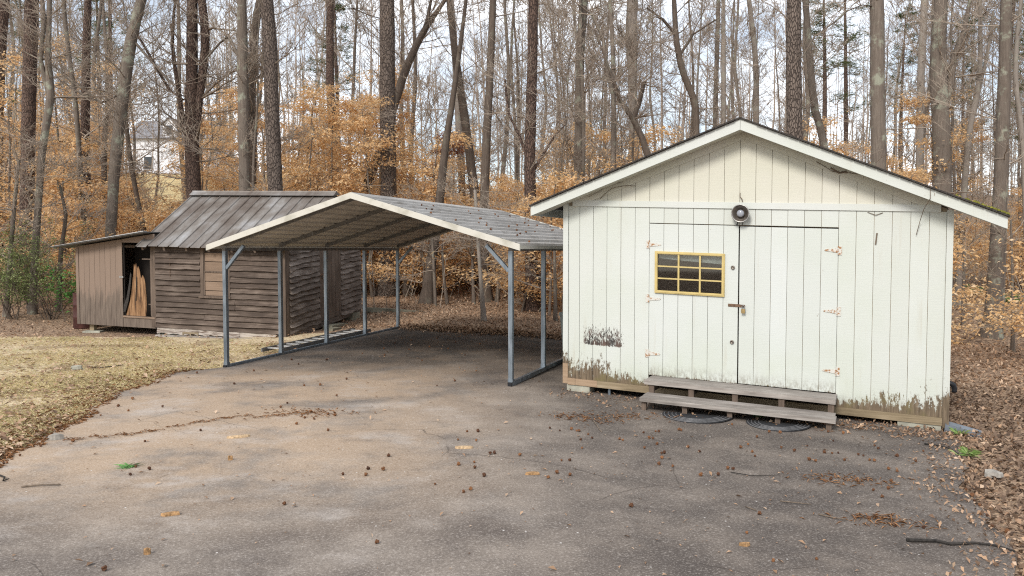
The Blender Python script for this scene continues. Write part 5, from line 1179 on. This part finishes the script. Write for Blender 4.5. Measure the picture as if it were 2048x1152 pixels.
flat_piece(478, 879, .26, .09, .5, 'paleleaf', 'pale heap of crushed leaves on the clay-stained asphalt', 'leaf_heap', 'leaves')
flat_piece(928, 901, .20, .07, .1, 'paleleaf', 'pale crushed leaf in the middle of the driveway', 'leaf', 'leaf')
flat_piece(1490, 1098, .08, .04, .1, 'barkpiece', 'small orange leaf near the bottom of the driveway', 'leaf', 'leaf')
flat_piece(460, 925, .05, .03, .1, 'barkpiece', 'small curled brown leaf on the stained asphalt', 'leaf', 'leaf', None, .02)
flat_piece(155, 741, .2, .08, .3, 'concrete', 'grey flat stone at the lawn edge', 'stone', 'stone', 'loose stones', .03)
flat_piece(110, 883, .16, .10, .3, 'stone', 'white stone at the end of the straw filled crack', 'stone', 'stone', 'loose stones', .03)
flat_piece(1986, 957, .2, .13, .3, 'stone', 'pale stone half sunk in leaves below the grass tuft', 'stone', 'stone', 'loose stones', .03)
flat_piece(295, 1115, .05, .04, .3, 'barkpiece', 'torn brown leaf beside the paint-flecked asphalt', 'leaf', 'leaf', None, .02)
# grass tuft, pine sprig
def tuft(px, py, k, L, lab, mat, name, cat, flat=0.5):
    x, y, z = onground(px, py); V = []; Q = []
    for _ in range(k):
        a = rng.uniform(0, 6.283); e = rng.uniform(flat*.3, flat*1.6); l = L*rng.uniform(.6, 1.2); w = .006; bx, by = rng.gauss(0, L*.25), rng.gauss(0, L*.25); n0 = len(V)
        ux, uy, uz = math.cos(a)*math.cos(e), math.sin(a)*math.cos(e), math.sin(e)
        V += [(bx-w*uy, by+w*ux, 0), (bx+w*uy, by-w*ux, 0), (bx+ux*l*.6+w*uy*.7, by+uy*l*.6-w*ux*.7, uz*l*.75), (bx+ux*l, by+uy*l, uz*l*.8)]; Q += [(n0, n0+1, n0+2), (n0, n0+2, n0+3)]
    o = link(name, np_mesh(name, V, Q, M[mat])); o.location = (x, y, z+.024); return tag(o, lab, cat)
tuft(1938, 916, 60, .13, 'bright green grass tuft at the edge of the leaf bank', 'tuft', 'grass_tuft', 'grass')
tuft(1920, 873, 30, .12, 'sparse green blades beside the blue-grey splash block', 'tuft', 'grass_tuft', 'grass')
tuft(1518, 838, 26, .09, 'little green weed sprouting under the lower step', 'gloss_leaf', 'weed', 'weed', .8)
tuft(257, 939, 40, .11, 'green pine needle sprig dropped on the asphalt', 'green', 'pine_sprig', 'sprig', .15)
# splash block and black corrugated pipe by the shed corner
x, y, z = onground(1927, 868); SB = MB(); SB.add([(-.20, -.12, 0), (.20, -.12, 0), (.20, .12, 0), (-.20, .12, 0), (-.20, -.12, .09), (.18, -.12, .045), (.18, .12, .045), (-.20, .12, .09), (-.15, -.08, .05), (.20, -.08, .015), (.20, .08, .015), (-.15, .08, .05)], [(3, 2, 1, 0), (0, 1, 5, 4), (2, 3, 7, 6), (3, 0, 4, 7), (4, 5, 9, 8), (7, 11, 10, 6), (4, 8, 11, 7), (8, 9, 10, 11), (1, 9, 5), (2, 6, 10), (1, 2, 10, 9)])
o = SB.build('splash_block', M['bluegrey']); o.location = (x, y, z+.01); o.rotation_euler = (0, .1, -.5); tag(o, 'blue-grey splash block half buried in leaves at the shed corner', 'splash block')
u = local(.732, 11.71, -.4277, 0, 0); c, s = math.cos(-.4277), math.sin(-.4277)
def wl(u, w, z): return (.732+u*c-w*s, 11.71+u*s+w*c, z)
pts = [wl(4.885, .34, .33), wl(4.925, .34, .325), wl(4.95, .35, .29), wl(4.955, .36, .23)]; b = MB(); sp_ = [tuple(p[:3]) for p in spline([(*p, 0) for p in pts], .02)]
b.tube(sp_, [.034 if i % 2 else .029 for i in range(len(sp_))], 12); tag(b.build('drain_pipe', M['black_pl'], None, True), 'black corrugated pipe end beside the far side of the white shed', 'pipe')
# any prototype that was never planted goes away
for p in PB+PE+PP+[PO]:
    if id(p) not in used:
        for ch in list(p.children): bpy.data.objects.remove(ch)
        bpy.data.objects.remove(p)
